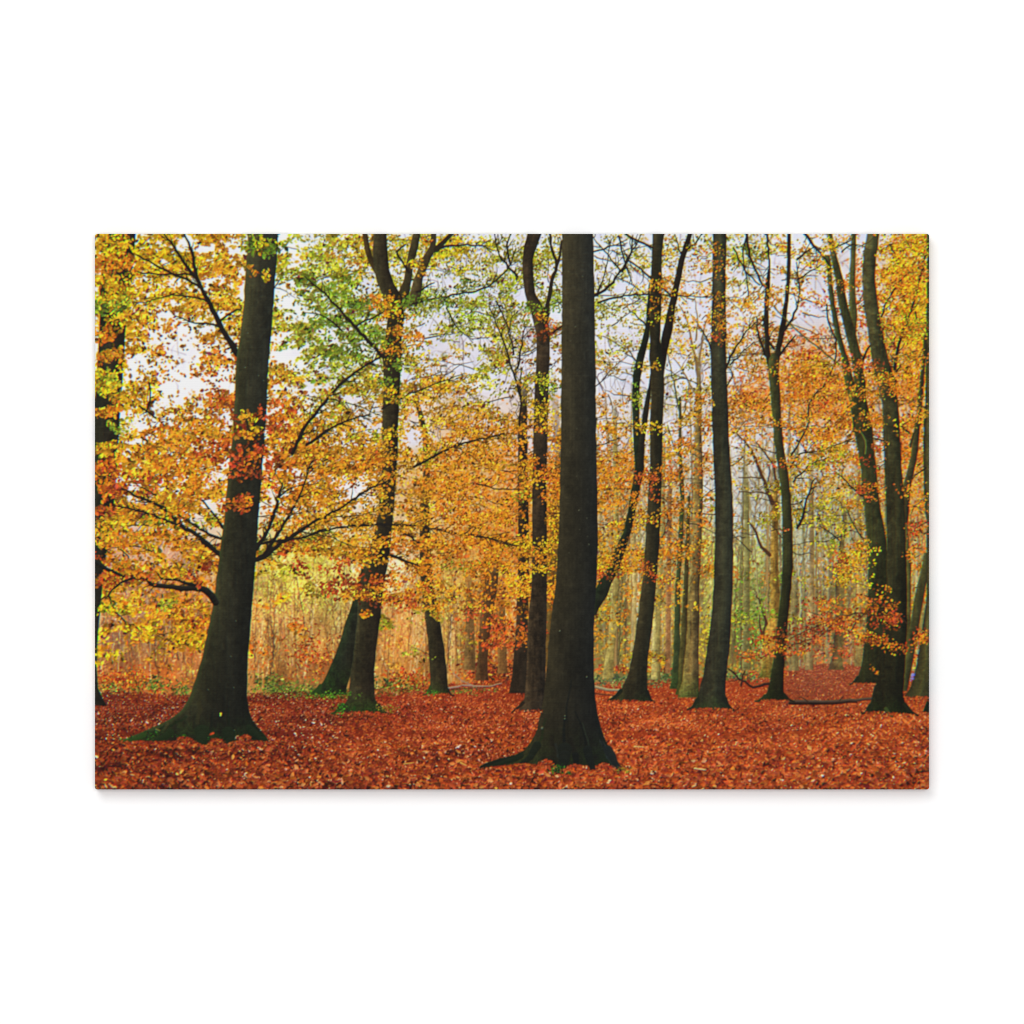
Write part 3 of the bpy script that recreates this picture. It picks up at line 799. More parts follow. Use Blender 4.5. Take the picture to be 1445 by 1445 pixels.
BR = (38, 32, 27)
for pts, a, b in (
        ([(621, 350), (638, 347), (681, 347), (696, 354)], 3.4, 1.6), ([(583.6, 427), (638, 417), (679, 408), (708, 389), (721, 371), (728, 350)], 3.2, 1.8),
        ([(588, 412), (600, 405), (613, 399)], 3, 1.8), ([(542, 504), (519, 480), (498.5, 458), (473.6, 431), (448.7, 406), (430, 390)], 6, 2.2),
        ([(503, 460), (523, 449.6), (542, 439)], 2.2, 3.2), ([(482, 466), (467, 452), (453, 445), (430, 441)], 2.6, 1.2),
        ([(412, 640), (430, 603), (446.6, 582), (463, 561.6), (486, 537), (513, 518), (538, 503.5), (565, 493), (584, 486)], 5, 1.8),
        ([(432, 628), (438, 624), (467, 605), (492, 593), (523, 584.5)], 3.8, 1.8), ([(465, 563), (495, 570), (520, 580), (540, 588)], 1.8, 1.0),
        ([(539, 577), (560, 566), (580, 555), (620, 540), (655, 527)], 2.6, 1.2), ([(584, 659), (617, 641.5), (648, 627), (689.5, 616.6), (712, 611)], 3.4, 1.8),
        ([(640, 631), (660, 639.5), (679, 654)], 2, 1), ([(552, 784), (567, 790), (592, 799)], 4.5, 3), ([(592, 766), (573, 753.6), (557, 746)], 3.6, 2.2),
        ([(673, 683), (690, 687), (705, 690), (735, 690)], 2.4, 1.4), ([(630, 435), (645, 462), (668, 480)], 2.2, 1), ([(700, 425), (712, 450), (720, 470)], 2.4, 1.4),
        ([(735, 560), (722, 520), (712, 485), (700, 455), (690, 430)], 3.6, 1.6), ([(725, 500), (719, 470), (722, 440)], 2.4, 1.2),
        ([(720, 372), (716, 345), (722, 328)], 3.4, 2), ([(730, 520), (738, 480), (742, 460)], 3, 2), ([(733, 600), (735, 545), (737, 520)], 3, 2.4),
        ([(730, 390), (705, 360), (698, 330)], 3.4, 2),
        ([(840, 416), (854.6, 408), (877, 381), (890, 356), (893, 332)], 4, 2), ([(876, 383), (858, 360), (842, 342), (836, 332)], 2.6, 1.4),
        ([(842, 417), (854.6, 381), (863, 337)], 1.8, 1.4), ([(844, 427), (875, 418), (913, 415), (960, 417), (1004, 420)], 2.8, 1.2), ([(884, 366), (911, 385), (930, 402), (948, 417)], 2.4, 3.4),
        ([(873, 333), (877, 352), (882, 369), (892, 400)], 2.6, 2), ([(883, 330), (900, 340), (921, 350)], 3, 4.5), ([(838, 355), (860, 349), (885, 338)], 2.4, 1.4), ([(878, 383), (890, 360), (905, 330)], 3, 1.6),
        ([(914, 461), (900, 447), (890, 440)], 2.4, 1), ([(962, 360), (956, 345), (952, 330)], 2.2, 1.4), ([(962, 356), (980, 345), (990, 330)], 3, 2),
        ([(1003, 492), (996, 475), (985, 460)], 3, 1.2), ([(1026, 545), (1034, 528), (1024, 515)], 2, 1.2), ([(1024, 520), (1039, 489), (1053, 468), (1066, 455)], 3, 1.6), ([(1030, 515), (1050, 495), (1064, 482)], 2, 1),
        ([(1244, 447), (1252.5, 424.6), (1275, 391), (1300, 376), (1315, 366)], 2.4, 3), ([(1263, 520), (1269, 485), (1286, 435), (1298, 393.5), (1309, 350)], 4.4, 3),
        ([(1263, 527), (1272, 515), (1286, 506), (1300, 500)], 2.6, 1.4), ([(1217, 510), (1222, 497), (1228, 488)], 4, 3), ([(1256, 345), (1263, 358), (1264, 372)], 3, 2), ([(1292, 440), (1298, 460), (1306, 470)], 2, 1.2),
        ([(1134, 328), (1148, 347), (1163, 362), (1170, 380)], 4, 3), ([(1053, 328), (1057, 352), (1061.5, 371), (1076, 402), (1086, 410)], 3.4, 4.4), ([(1035, 350), (1051, 381), (1072, 402)], 2.2, 2.6), ([(1055, 330), (1049, 360), (1054, 400), (1056, 420)], 2.2, 2),
        ([(1082, 330), (1085, 360), (1085, 400)], 3, 3.4), ([(1101, 500), (1108, 490), (1122, 474)], 3.6, 2.4), ([(1103, 471), (1117.6, 450), (1128, 420), (1127, 396), (1124, 370)], 3.4, 1.8),
        ([(1126, 394), (1145, 382), (1160, 372)], 2.2, 1.2), ([(1125, 366), (1135, 356), (1150, 348)], 3, 1.4), ([(1167, 430), (1168, 450), (1180, 487), (1174, 522), (1161, 545), (1145, 564), (1139, 601), (1128, 624), (1115, 645)], 2, 3.4),
        ([(1079, 500), (1070, 470), (1068, 448)], 3.4, 2.2), ([(1086, 478), (1080, 458), (1076, 446)], 3.6, 2), ([(1092, 492), (1086, 482), (1084, 470)], 3.6, 2.6), ([(1188, 355), (1204, 345), (1220, 348)], 2, 1.4), ([(1170, 352), (1195, 342), (1205, 333)], 2.4, 1.4),
        ([(1217, 700), (1205, 690), (1190, 675), (1178, 665)], 2.6, 1.6), ([(1222, 765), (1212, 752), (1203, 735), (1195, 718)], 2, 1.4), ([(1184, 762), (1170, 750), (1155, 742)], 2, 1), ([(1125, 745), (1133, 730), (1137, 712), (1142, 695), (1150, 675)], 4, 2),
        ([(1246, 622), (1225, 615), (1212, 606)], 2.4, 1.6), ([(1115, 660), (1130, 640), (1160, 635), (1205, 618)], 2.4, 1.4), ([(1120, 680), (1145, 655), (1170, 645)], 2.2, 1.2), ([(1283, 610), (1275, 604), (1270, 598)], 2.6, 2), ([(1307, 660), (1295, 668), (1288, 676)], 2, 1.2)):
    bough(pts, a, b, BR)
stroke([(1088.5, 429), (1124, 466), (1165, 499), (1200.6, 526)], 1.8, 2.2, (78, 82, 40), .95, .4)
stroke([(1212, 606), (1221, 622), (1221, 640)], 1.8, 2, (112, 116, 54), .95, .4)
stroke([(1285, 630), (1290, 612), (1300, 598)], 3, 2, (60, 54, 32), 1, .4)

# sprays that hang in front of the middle trunks
def clump(cx, cy, rx, ry, n, pal, size=None, ang=.35, dark=.17, drop=0.0, twig=.15):
    cols = np.array([PAL[p] for p in pal], float)
    s = size or float(lsize(np.array([cx]), 0)[0])
    k = max(1, int(n / 7.5))
    x = cx + np.clip(rng.normal(0, .5, k), -1.1, 1.1) * rx
    y = cy + np.clip(rng.normal(0, .5, k), -1.1, 1.1) * ry + drop * (x - cx)
    for i in range(k):
        a = rng.normal(math.atan(drop), ang)
        m = rng.integers(6, 13)
        ln = min(rx * 1.6, rng.uniform(10, 30))
        t = rng.uniform(-.5, .5, m) * ln
        o = rng.normal(0, min(3.4, ry), m)
        lx = x[i] + np.cos(a) * t - np.sin(a) * o
        ly = y[i] + np.sin(a) * t + np.cos(a) * o
        if rng.uniform() < twig:
            stroke([(x[i] - np.cos(a) * ln / 2, y[i] - np.sin(a) * ln / 2), (x[i] + np.cos(a) * ln / 2, y[i] + np.sin(a) * ln / 2)], .6, 1, (40, 30, 24), .8, 0)
        b = cols[rng.integers(len(cols))] * np.exp(rng.normal(0, .1))
        c = jitter(b, m, 9, .18)
        d = rng.uniform(0, 1, m) < dark
        c[d] *= .55
        sz = s * np.exp(rng.normal(0, .2, m))
        stamp(lx, ly, sz * 1.15, sz * .72 * rng.uniform(.6, 1.15, m), a + rng.normal(0, 1.0, m), c)


for a in (
        # around the left centre tree
        (535, 425, 30, 8, 110, "OAO"), (505, 428, 28, 6, 100, "GGL"), (552, 438, 24, 14, 150, "OAY"), (575, 428, 14, 8, 80, "GG"), (620, 428, 30, 8, 90, "GL"), (556, 462, 16, 8, 60, "OAY"),
        (586, 375, 14, 10, 60, "YA"), (600, 345, 10, 8, 20, "O"), (540, 490, 14, 10, 50, "GL"), (563, 512, 18, 12, 110, "AGL"), (552, 490, 10, 5, 25, "OY"), (550, 540, 14, 10, 50, "GL"), (556, 560, 22, 12, 110, "AYL"), (580, 480, 30, 20, 200, "AAO"),
        (545, 612, 40, 8, 140, "AYL"), (540, 640, 34, 18, 200, "OAA"), (520, 660, 40, 22, 240, "OA"), (545, 680, 25, 10, 110, "OA"), (535, 705, 16, 22, 140, "AA"), (520, 730, 30, 20, 200, "A"), (545, 760, 25, 14, 130, "OA"), (520, 785, 28, 16, 170, "AO"),
        (515, 838, 24, 18, 200, "OAB"), (535, 820, 22, 10, 80, "RO"), (560, 845, 28, 12, 130, "OA"), (575, 850, 20, 10, 60, "RA"), (480, 822, 22, 10, 80, "RB"), (470, 833, 18, 8, 40, "R"), (520, 868, 12, 5, 26, "OR"), (590, 735, 14, 20, 120, "AO"), (600, 690, 12, 26, 130, "OA"), (603, 640, 10, 22, 90, "AL"), (606, 810, 10, 6, 30, "O"), (600, 830, 16, 5, 40, "RA"),
        (610, 775, 30, 8, 100, "AO"), (640, 690, 50, 30, 260, "OA"), (680, 730, 45, 35, 330, "OAO"), (700, 790, 30, 25, 180, "OAY"), (680, 640, 45, 25, 220, "OA"), (690, 800, 24, 30, 120, "O"), (672, 865, 24, 8, 60, "R"), (700, 880, 28, 10, 110, "RO"), (700, 905, 24, 8, 70, "R"), (660, 800, 30, 8, 80, "AL"),
        # over the stems at x = 760
        (760, 432, 26, 6, 100, "GGL"), (745, 455, 14, 8, 40, "GL"), (765, 452, 24, 10, 50, "ROA"), (760, 468, 20, 8, 34, "RB"), (752, 535, 28, 8, 120, "LYA"), (770, 545, 20, 8, 60, "LG"), (765, 580, 24, 14, 130, "AY"), (765, 605, 25, 8, 90, "AO"),
        (745, 655, 20, 12, 110, "OA"), (758, 675, 18, 14, 110, "AOR"), (740, 690, 14, 16, 70, "AL"), (768, 700, 14, 8, 30, "RO"), (745, 770, 18, 8, 70, "AY"), (760, 785, 18, 14, 100, "AO"), (762, 803, 14, 10, 60, "OY"), (780, 770, 10, 30, 110, "AY"), (780, 690, 10, 60, 260, "OA"),
        # over the trees at x = 900
        (930, 402, 36, 8, 100, "OA"), (935, 435, 20, 20, 50, "OA"), (925, 450, 12, 10, 30, "AY"), (920, 515, 18, 5, 36, "AO"), (898, 550, 8, 30, 60, "LG"), (905, 600, 50, 5, 110, "YA"), (930, 605, 30, 6, 60, "YA"), (860, 605, 20, 14, 80, "AO"),
        (870, 655, 30, 18, 170, "OA"), (895, 675, 30, 10, 110, "OR"), (930, 670, 22, 12, 100, "OR"), (925, 695, 12, 12, 40, "RO"), (890, 700, 24, 14, 90, "OA"), (930, 730, 16, 14, 70, "OA"), (905, 735, 20, 12, 60, "AO"), (880, 765, 16, 20, 60, "AO"), (860, 700, 20, 20, 150, "OA"),
        (855, 785, 16, 16, 100, "YA"), (850, 812, 18, 8, 90, "OR"), (880, 800, 24, 14, 110, "OA"), (910, 802, 18, 10, 70, "RO"), (925, 812, 16, 5, 36, "RO"), (950, 670, 20, 8, 80, "O"), (962, 685, 22, 8, 60, "OA"), (960, 745, 20, 10, 50, "OA"), (988, 762, 16, 8, 50, "OA"), (965, 785, 18, 12, 60, "O"), (970, 625, 22, 10, 60, "O"),
        (1016, 425, 12, 10, 50, "OA"), (1017, 455, 12, 18, 110, "OA"), (1015, 475, 12, 8, 40, "OR"), (1016, 350, 10, 25, 24, "OA"), (1000, 375, 24, 25, 100, "OA"), (985, 560, 24, 20, 100, "OA"),
        # right
        (1095, 410, 28, 10, 90, "AO"), (1085, 425, 40, 12, 110, "OA"), (1140, 530, 50, 25, 420, "OOA"), (1150, 515, 30, 12, 160, "YA"), (1160, 560, 40, 20, 260, "OAR"), (1060, 560, 26, 14, 110, "OR"), (1065, 520, 24, 14, 90, "OA"), (1120, 595, 40, 14, 140, "OA"),
        (1175, 345, 14, 16, 110, "AY"), (1165, 385, 12, 18, 60, "AY"), (1185, 400, 24, 12, 50, "OA"), (1280, 350, 34, 26, 360, "YYO"), (1285, 400, 30, 30, 360, "OYO"), (1280, 455, 32, 26, 330, "YLO"), (1290, 510, 24, 20, 180, "OA"),
        (1215, 515, 40, 8, 110, "OR"), (1240, 530, 40, 10, 160, "OA"), (1215, 555, 30, 14, 110, "AO"), (1265, 545, 30, 14, 160, "O"), (1235, 590, 30, 20, 130, "OA"), (1290, 580, 22, 30, 180, "AO"), (1240, 635, 10, 20, 50, "OR"), (1220, 655, 14, 10, 36, "R"), (1228, 688, 18, 8, 80, "RO"), (1225, 700, 12, 8, 30, "RO"),
        (1215, 775, 22, 10, 140, "AYO"), (1200, 800, 30, 14, 200, "YAO"), (1195, 820, 32, 8, 150, "AY"), (1185, 790, 16, 8, 40, "R"), (1292, 700, 16, 22, 130, "OA"), (1295, 750, 14, 24, 140, "OR"), (1290, 790, 10, 20, 50, "O"), (1120, 650, 24, 8, 60, "RO"), (1180, 640, 30, 12, 110, "AL"), (1160, 660, 30, 14, 100, "OL"), (1105, 745, 10, 6, 14, "R")):
    clump(*a)

# rust coloured low sprays at the right
for pts in ([(1075, 928), (1110, 905), (1150, 885), (1200, 868), (1260, 858)], [(1100, 915), (1150, 900), (1190, 880)], [(1190, 905), (1215, 870), (1240, 850)], [(1220, 840), (1250, 855), (1280, 880)]):
    stroke(pts, 1.4, 1.8, (66, 44, 32), .9, .8)
for a in ((1085, 900, 34, 8, 90, "RRO"), (1110, 918, 40, 8, 120, "RO"), (1060, 925, 22, 5, 60, "RO"), (1140, 890, 40, 14, 120, "RB"), (1175, 870, 40, 14, 120, "RO"), (1195, 888, 26, 16, 110, "RO"), (1215, 900, 16, 10, 60, "AO"), (1160, 850, 30, 10, 60, "RO"),
          (1240, 850, 26, 12, 110, "RO"), (1260, 875, 30, 16, 170, "RRO"), (1240, 905, 24, 14, 110, "RO"), (1270, 915, 24, 8, 60, "RO"), (1230, 948, 10, 4, 10, "AO"), (1295, 900, 16, 16, 90, "RO"), (1245, 835, 14, 6, 24, "O"), (1130, 905, 60, 24, 100, "BR")):
    clump(*a, size=3.2, dark=.16)

# ------------------------------------------------ 7. the two great trunks in front, with their boughs and leaves
TB = (34, 30, 26)
for pts, a, b in (
        ([(336, 500), (332, 495), (317, 472), (308.5, 454), (296, 429), (281.5, 400), (275, 381), (271, 356), (259, 328)], 9, 3.6),
        ([(276, 390), (263, 377), (254.6, 362), (246, 348), (230, 328)], 5, 3), ([(283.6, 406), (263, 393.5), (234, 381), (203, 366), (180, 350), (157, 340), (134, 328)], 3.6, 1.6),
        ([(272, 388), (244, 386), (217, 387), (188, 382), (165, 380), (134, 378)], 2.6, 2), ([(294, 427), (275, 421), (242, 416), (213, 424), (188, 427)], 2.2, 1.2),
        ([(308.5, 461), (292, 456), (271, 456), (258, 450), (244, 444)], 2.8, 1.4), ([(311, 452), (323, 444), (333, 437), (340, 437)], 2.8, 2),
        ([(316, 745), (313, 743), (304, 729), (292, 715), (285, 705)], 5, 2.4), ([(275, 690), (270, 675), (265, 658)], 3.4, 2),
        ([(314, 785), (309.6, 781.6), (292, 768), (275, 753.6), (254.6, 741), (227.6, 716), (192, 699.6), (171.5, 689), (150, 676)], 7, 2.6),
        ([(258, 743), (234, 735), (209, 724.6), (176, 716), (150, 711)], 4, 2), ([(234, 738), (203, 741), (161, 742)], 2, 1.4), ([(314, 761), (296, 754.7), (275, 741), (246, 724.6), (224, 712)], 3.2, 2), ([(214, 778), (190, 771), (155, 773)], 2, 1.2),
        ([(310, 855), (302, 845), (292, 834.6), (279.5, 829), (263, 830.5), (246, 828.5), (228, 827), (213, 825), (209, 817)], 12, 4.5), ([(279, 826), (262, 823), (252, 818.5), (240, 817), (228, 816), (222, 810)], 4.2, 2),
        ([(210, 818), (184, 817), (165, 826), (153, 839), (148, 845)], 3, 1.6), ([(153, 841), (157, 850), (161, 859.5), (180, 880), (213, 890.6), (230, 896)], 2.6, 1.6), ([(128, 790), (134, 792), (151, 803.5), (173.6, 812)], 6, 4.4), ([(148, 842), (140, 848)], 2, 1.2), ([(170, 775), (180, 785), (185, 798), (196, 805)], 2, 1.2),
        ([(222, 700), (205, 690), (192, 684), (180, 668)], 2.4, 1.4), ([(210, 540), (213, 555), (208, 575), (205, 582)], 2.6, 2.4), ([(180, 560), (195, 572), (210, 583), (225, 594), (235, 604)], 2.4, 3.4), ([(200, 617), (214, 628), (228, 637)], 3.6, 2),
        ([(357, 792), (361.5, 789), (373, 785), (389.5, 772), (408, 760), (430, 745), (451, 733), (482, 716), (509, 697.6), (523, 689), (545, 680)], 7, 2.4),
        ([(362, 775), (375, 753.6), (385, 729), (396, 693), (398, 682)], 5.5, 4), ([(372, 783), (380, 772), (391.6, 753.6), (408, 726.6), (420.6, 706), (429, 683), (434, 668), (439, 652), (447, 643)], 4.6, 2.2), ([(434, 662), (450, 653), (474, 645)], 2, 1.2),
        ([(366, 768), (385, 764), (406, 762), (430, 757.8), (451, 749.5), (492, 743), (544, 740), (592, 743), (637.6, 751.5), (687.4, 758.8), (706, 766), (729, 770)], 3, 2.0), ([(395, 724), (412, 725), (440, 722)], 2.2, 1.4), ([(418, 626), (424, 615), (432, 600)], 3.6, 3.4)):
    bough(pts, a, b, TB)

# leaves of the left tree hang before the far-left trunk and round its own boughs
for a in (
        (160, 345, 30, 16, 260, "YYA"), (175, 370, 24, 12, 160, "AO"), (150, 375, 20, 12, 120, "OA"), (160, 400, 30, 14, 220, "YA"), (165, 425, 28, 12, 190, "YL"), (150, 435, 20, 8, 90, "LG"), (175, 450, 18, 8, 70, "AY"), (160, 468, 18, 8, 50, "AO"), (145, 480, 12, 10, 50, "O"),
        (155, 503, 26, 10, 140, "AO"), (150, 528, 24, 8, 90, "YL"), (150, 545, 26, 10, 160, "YL"), (175, 565, 24, 10, 110, "AY"), (150, 580, 22, 10, 120, "AO"), (165, 600, 14, 10, 40, "LG"), (155, 635, 26, 10, 150, "AY"), (150, 660, 24, 12, 180, "OR"), (155, 690, 28, 10, 180, "OR"), (148, 720, 22, 8, 70, "RO"), (155, 740, 30, 12, 190, "AY"), (160, 765, 36, 8, 160, "AO"),
        (150, 790, 20, 8, 50, "RO"), (155, 815, 30, 8, 110, "OR"), (150, 860, 24, 8, 70, "YL"),
        (210, 640, 40, 14, 200, "AO"), (250, 610, 50, 18, 260, "AO"), (300, 600, 30, 25, 200, "AO"), (215, 680, 40, 12, 140, "ORA"), (270, 660, 45, 22, 300, "OA"), (300, 640, 24, 14, 120, "RO"), (290, 690, 30, 14, 150, "OA"), (210, 755, 50, 10, 200, "OA"), (265, 770, 34, 10, 130, "OA"), (240, 735, 40, 10, 110, "AL"), (300, 735, 14, 12, 50, "LA"),
        (200, 800, 40, 10, 120, "OA"), (230, 812, 36, 5, 80, "OA"), (260, 812, 14, 6, 30, "OR"), (285, 825, 12, 6, 30, "O"), (240, 843, 40, 8, 110, "OA"), (200, 850, 20, 10, 50, "AO"), (275, 855, 20, 10, 50, "AO"), (180, 862, 16, 8, 50, "YA"), (240, 855, 16, 6, 40, "L"), (215, 887, 40, 8, 110, "YA"), (260, 903, 24, 7, 70, "YA"), (290, 797, 14, 5, 26, "B"), (282, 880, 10, 10, 50, "RO"), (150, 925, 14, 8, 40, "Y"),
        (400, 620, 26, 20, 110, "OA"), (410, 660, 30, 24, 160, "OAB"), (390, 650, 16, 14, 50, "RB"), (440, 640, 30, 20, 200, "OA"), (420, 700, 30, 20, 170, "AO"), (440, 735, 24, 14, 120, "A"), (460, 690, 35, 25, 260, "AO"), (480, 660, 36, 22, 260, "OA"), (470, 720, 36, 18, 220, "A"), (405, 745, 24, 12, 80, "AO"), (405, 775, 24, 10, 60, "RA"), (420, 800, 14, 5, 36, "RB"), (440, 775, 34, 12, 130, "AO"), (480, 770, 36, 14, 150, "A"), (395, 780, 8, 4, 12, "R"), (436, 815, 4, 2, 6, "B"), (470, 800, 22, 10, 50, "R"), (474, 847, 1, 1, 4, "B"), (490, 840, 20, 6, 40, "OA"),
        (385, 600, 14, 10, 60, "RO"), (400, 575, 20, 14, 60, "RO"), (390, 540, 14, 14, 50, "AO")):
    clump(*a)

for pts, a, b in (([(357, 792), (361.5, 789), (373, 785), (389.5, 772), (408, 760), (430, 745), (451, 733), (482, 716), (509, 697.6), (523, 689)], 6.5, 2), ([(362, 775), (375, 753.6), (385, 729), (396, 693), (398, 682)], 5, 3), ([(372, 783), (380, 772), (391.6, 753.6), (408, 726.6), (420.6, 706), (429, 683), (434, 668), (439, 652)], 4.4, 2),
                  ([(366, 768), (385, 764), (406, 762), (430, 757.8), (451, 749.5), (492, 743), (544, 740), (592, 743), (637.6, 751.5), (687.4, 758.8), (729, 770)], 2.6, 1.6), ([(314, 785), (309.6, 781.6), (292, 768), (275, 753.6), (254.6, 741), (227.6, 716), (192, 699.6), (171.5, 689)], 6.5, 2),
                  ([(258, 743), (234, 735), (209, 724.6), (176, 716)], 3.6, 1.6), ([(314, 761), (296, 754.7), (275, 741), (246, 724.6), (224, 712)], 3, 1.6), ([(412, 640), (430, 603), (446.6, 582), (463, 561.6), (486, 537), (513, 518), (538, 503.5)], 4.6, 2), ([(432, 628), (467, 605), (492, 593), (523, 584.5)], 3.2, 1.4), ([(584, 659), (617, 641.5), (648, 627), (689.5, 616.6), (712, 611)], 2.8, 1.4),
                  ([(395, 700), (410, 690), (430, 684), (450, 682)], 1.8, 1), ([(420, 750), (440, 752), (470, 760), (500, 772)], 1.6, .9), ([(451, 733), (470, 730), (500, 728), (530, 722)], 1.6, .9)):
    bough(pts, a, b, TB)
for a in ((430, 720, 40, 20, 60, "AO"), (480, 735, 40, 14, 60, "AO"), (240, 722, 50, 14, 70, "AO"), (460, 580, 40, 20, 50, "AL"), (640, 640, 50, 14, 60, "AO"), (560, 745, 60, 6, 50, "AO"), (650, 755, 40, 6, 40, "AO")):
    clump(*a)
trunk([(325, 350, 393), (380, 347, 389.5), (429, 344, 386), (480, 338, 382), (500, 334, 380), (532, 332, 378), (580, 330, 376), (625, 327, 373), (680, 321, 368.5), (724.6, 317, 365), (787, 309, 361), (849, 301, 356), (900, 291, 352), (923, 286, 350), (954.6, 277, 349), (985.7, 266, 349), (1002, 256, 351), (1012, 243, 354), (1019, 232, 358), (1027, 213, 364), (1034, 197, 371), (1040, 181, 376), (1045, 172, 378)],
      (74, 73, 46), (52, 51, 38), (38, 40, 34), seed=40, tex=.85, moss=.5, moss_y=1004, darken=.34, rim=(70, 84, 44))
for pts, a, b in (([(304, 850), (298, 840), (291, 834), (281, 829.5), (263, 830.5), (246, 828.5), (228, 827), (213, 824.5), (207, 816)], 9.5, 5), ([(279, 826), (262, 823), (252, 818.5), (240, 817), (228, 816), (222, 809)], 4.6, 2), ([(128, 790), (134, 792), (151, 803.5), (174, 812.5)], 6, 4.4), ([(210, 818), (196, 815), (184, 817), (165, 826), (153, 839)], 3.4, 1.8)):
    stroke(pts, a, b, (34, 31, 25), 1, .5, light=14)
for a in ((200, 812, 30, 5, 40, "OR"), (250, 812, 26, 3, 26, "OA"), (285, 820, 10, 4, 16, "OR"), (160, 815, 20, 5, 30, "OA")):
    clump(*a, size=4.6)
# hollow, knots and buttress streaks at the foot of the left beech
for pts, a, b, c in (([(283, 975), (282, 1000), (278, 1020)], 4, 6, (52, 50, 30)), ([(322, 1000), (322, 1030), (318, 1048)], 2, 3, (24, 34, 20)), ([(300, 1005), (296, 1030), (292, 1046)], 3, 4, (22, 26, 20)), ([(346, 1005), (352, 1022), (362, 1036)], 3, 3, (24, 30, 20)),
                     ([(262, 1012), (240, 1024), (210, 1034)], 4, 3, (28, 40, 20)), ([(236, 1022), (232, 1028)], 4, 3, (76, 72, 44)), ([(220, 1029), (225, 1031)], 2, 1.5, (170, 150, 84))):
    stroke(pts, a, b, c, .55, .8)
for (x, y) in ((346, 518.5), (365, 530), (372, 537), (333, 876), (326, 926), (330, 970), (294, 973), (331, 1030), (350, 470), (340, 660)):
    stamp([x], [y], [1.6], [1.4], [0.3], [(120, 124, 110)], False)
stamp([311.5, 311.3], [1007, 1009.5], [3, 2.4], [3, 2.6], [1.4, 1.2], [(228, 206, 60), (240, 220, 110)], False)
stamp([297, 300, 294], [1036, 1035, 1037], [5, 5, 4], [3, 3, 3], [.2, -.4, .5], [(196, 60, 30), (214, 80, 40), (180, 50, 26)])
stamp([281, 283], [1051, 1052], [3, 3], [2, 2], [.2, -.4], [(230, 190, 120), (220, 140, 90)])
patch(302, 1046, 30, 5, 130, [(32, 58, 24), (26, 50, 20), (44, 74, 28), (30, 36, 22)], 3.0)
patch(320, 1054, 8, 3, 24, [(40, 74, 28), (26, 50, 20)], 3.0)
patch(225, 1038, 40, 4, 70, [(44, 74, 28), (30, 50, 20), (30, 36, 22)], 3.0)
patch(183, 1043, 12, 2, 30, [(80, 120, 40), (50, 86, 28)], 3.0)
for a in ((372, 345, 20, 12, 90, "LGY"), (385, 352, 8, 8, 36, "G"), (352, 352, 8, 10, 30, "LG"), (362, 380, 12, 7, 26, "OA"), (374, 394, 3, 2, 5, "Y"), (350, 592, 9, 7, 40, "YA"), (335, 600, 10, 12, 40, "AOB"), (368, 590, 8, 14, 24, "BR"), (350, 612, 26, 12, 70, "OBA"), (345, 640, 26, 14, 80, "RBO"), (340, 655, 16, 10, 50, "RO"), (352, 668, 18, 12, 60, "RB"), (365, 640, 10, 14, 40, "R"), (335, 706, 24, 5, 46, "OR"), (348, 714, 20, 6, 46, "RO"), (325, 718, 10, 5, 16, "R"), (362, 606, 2, 2, 4, "Y")):
    clump(*a, size=4.8, dark=.2, twig=0)

# the great centre trunk
stroke([(678, 1083), (690, 1078), (706, 1074), (722, 1072), (745, 1064)], 3.4, 12, (26, 32, 22), 1, .3)
trunk([(325, 793, 837), (430, 793, 839), (530, 792, 841), (625, 791.5, 841.3), (700, 790, 843), (750, 788.5, 844), (800, 786, 842.5), (830, 783.6, 841), (870, 778, 838.5), (913, 774, 838), (954.6, 770.5, 838.5), (985.7, 766.6, 840), (1006, 763, 843), (1027, 758.5, 848.5), (1037.6, 754.5, 852), (1048, 748.5, 856.5), (1058, 741.5, 861), (1067, 733, 866), (1074, 722, 870.5), (1080, 712, 875)],
      (76, 68, 45), (53, 50, 38), (39, 42, 41), seed=41, tex=.75, moss=.3, moss_y=1015, darken=.38)
# folds of the buttressed foot
for pts, a, b, c in (([(797, 1010), (796, 1045), (794, 1075)], 3, 5, (20, 24, 22)), ([(812, 1005), (822, 1030), (828, 1065)], 2, 3, (18, 22, 20)), ([(822, 1020), (830, 1045), (832, 1072)], 1.4, 2, (44, 54, 42)), ([(770, 1015), (764, 1040), (755, 1064)], 3, 5, (36, 44, 24)),
                     ([(848, 1045), (858, 1066), (866, 1082)], 5, 4, (44, 52, 54)), ([(784, 1050), (788, 1066), (790, 1076)], 4, 3, (40, 45, 40)), ([(840, 1010), (846, 1035), (855, 1060)], 3, 3, (22, 26, 24)), ([(806, 960), (800, 1000), (800, 1020)], 2, 3, (24, 27, 24))):
    stroke(pts, a, b, c, .6, .8)
stroke([(829.5, 1066), (832, 1075), (837, 1091)], 1.8, 2.6, (92, 124, 98), .8, .5)
for (x, y, r) in ((828, 955, 1.6), (797, 1010, 1.8), (797, 1014, 1.6), (822, 390, 1.3), (812, 461, 1.4), (827, 413, 1.2), (802, 383, 1.2), (805, 481, 1.2), (814, 605, 1.2), (814, 672, 1.2), (817, 720, 1.5), (828, 731, 1.4), (818, 747, 1.2), (831, 768, 1.4), (803, 780, 1.2), (829, 757, 1), (765, 1027, 3), (790, 890, 2)):
    stamp([x], [y], [r * 1.25], [r], [rng.uniform(0, 3)], [(104, 104, 84)], False)

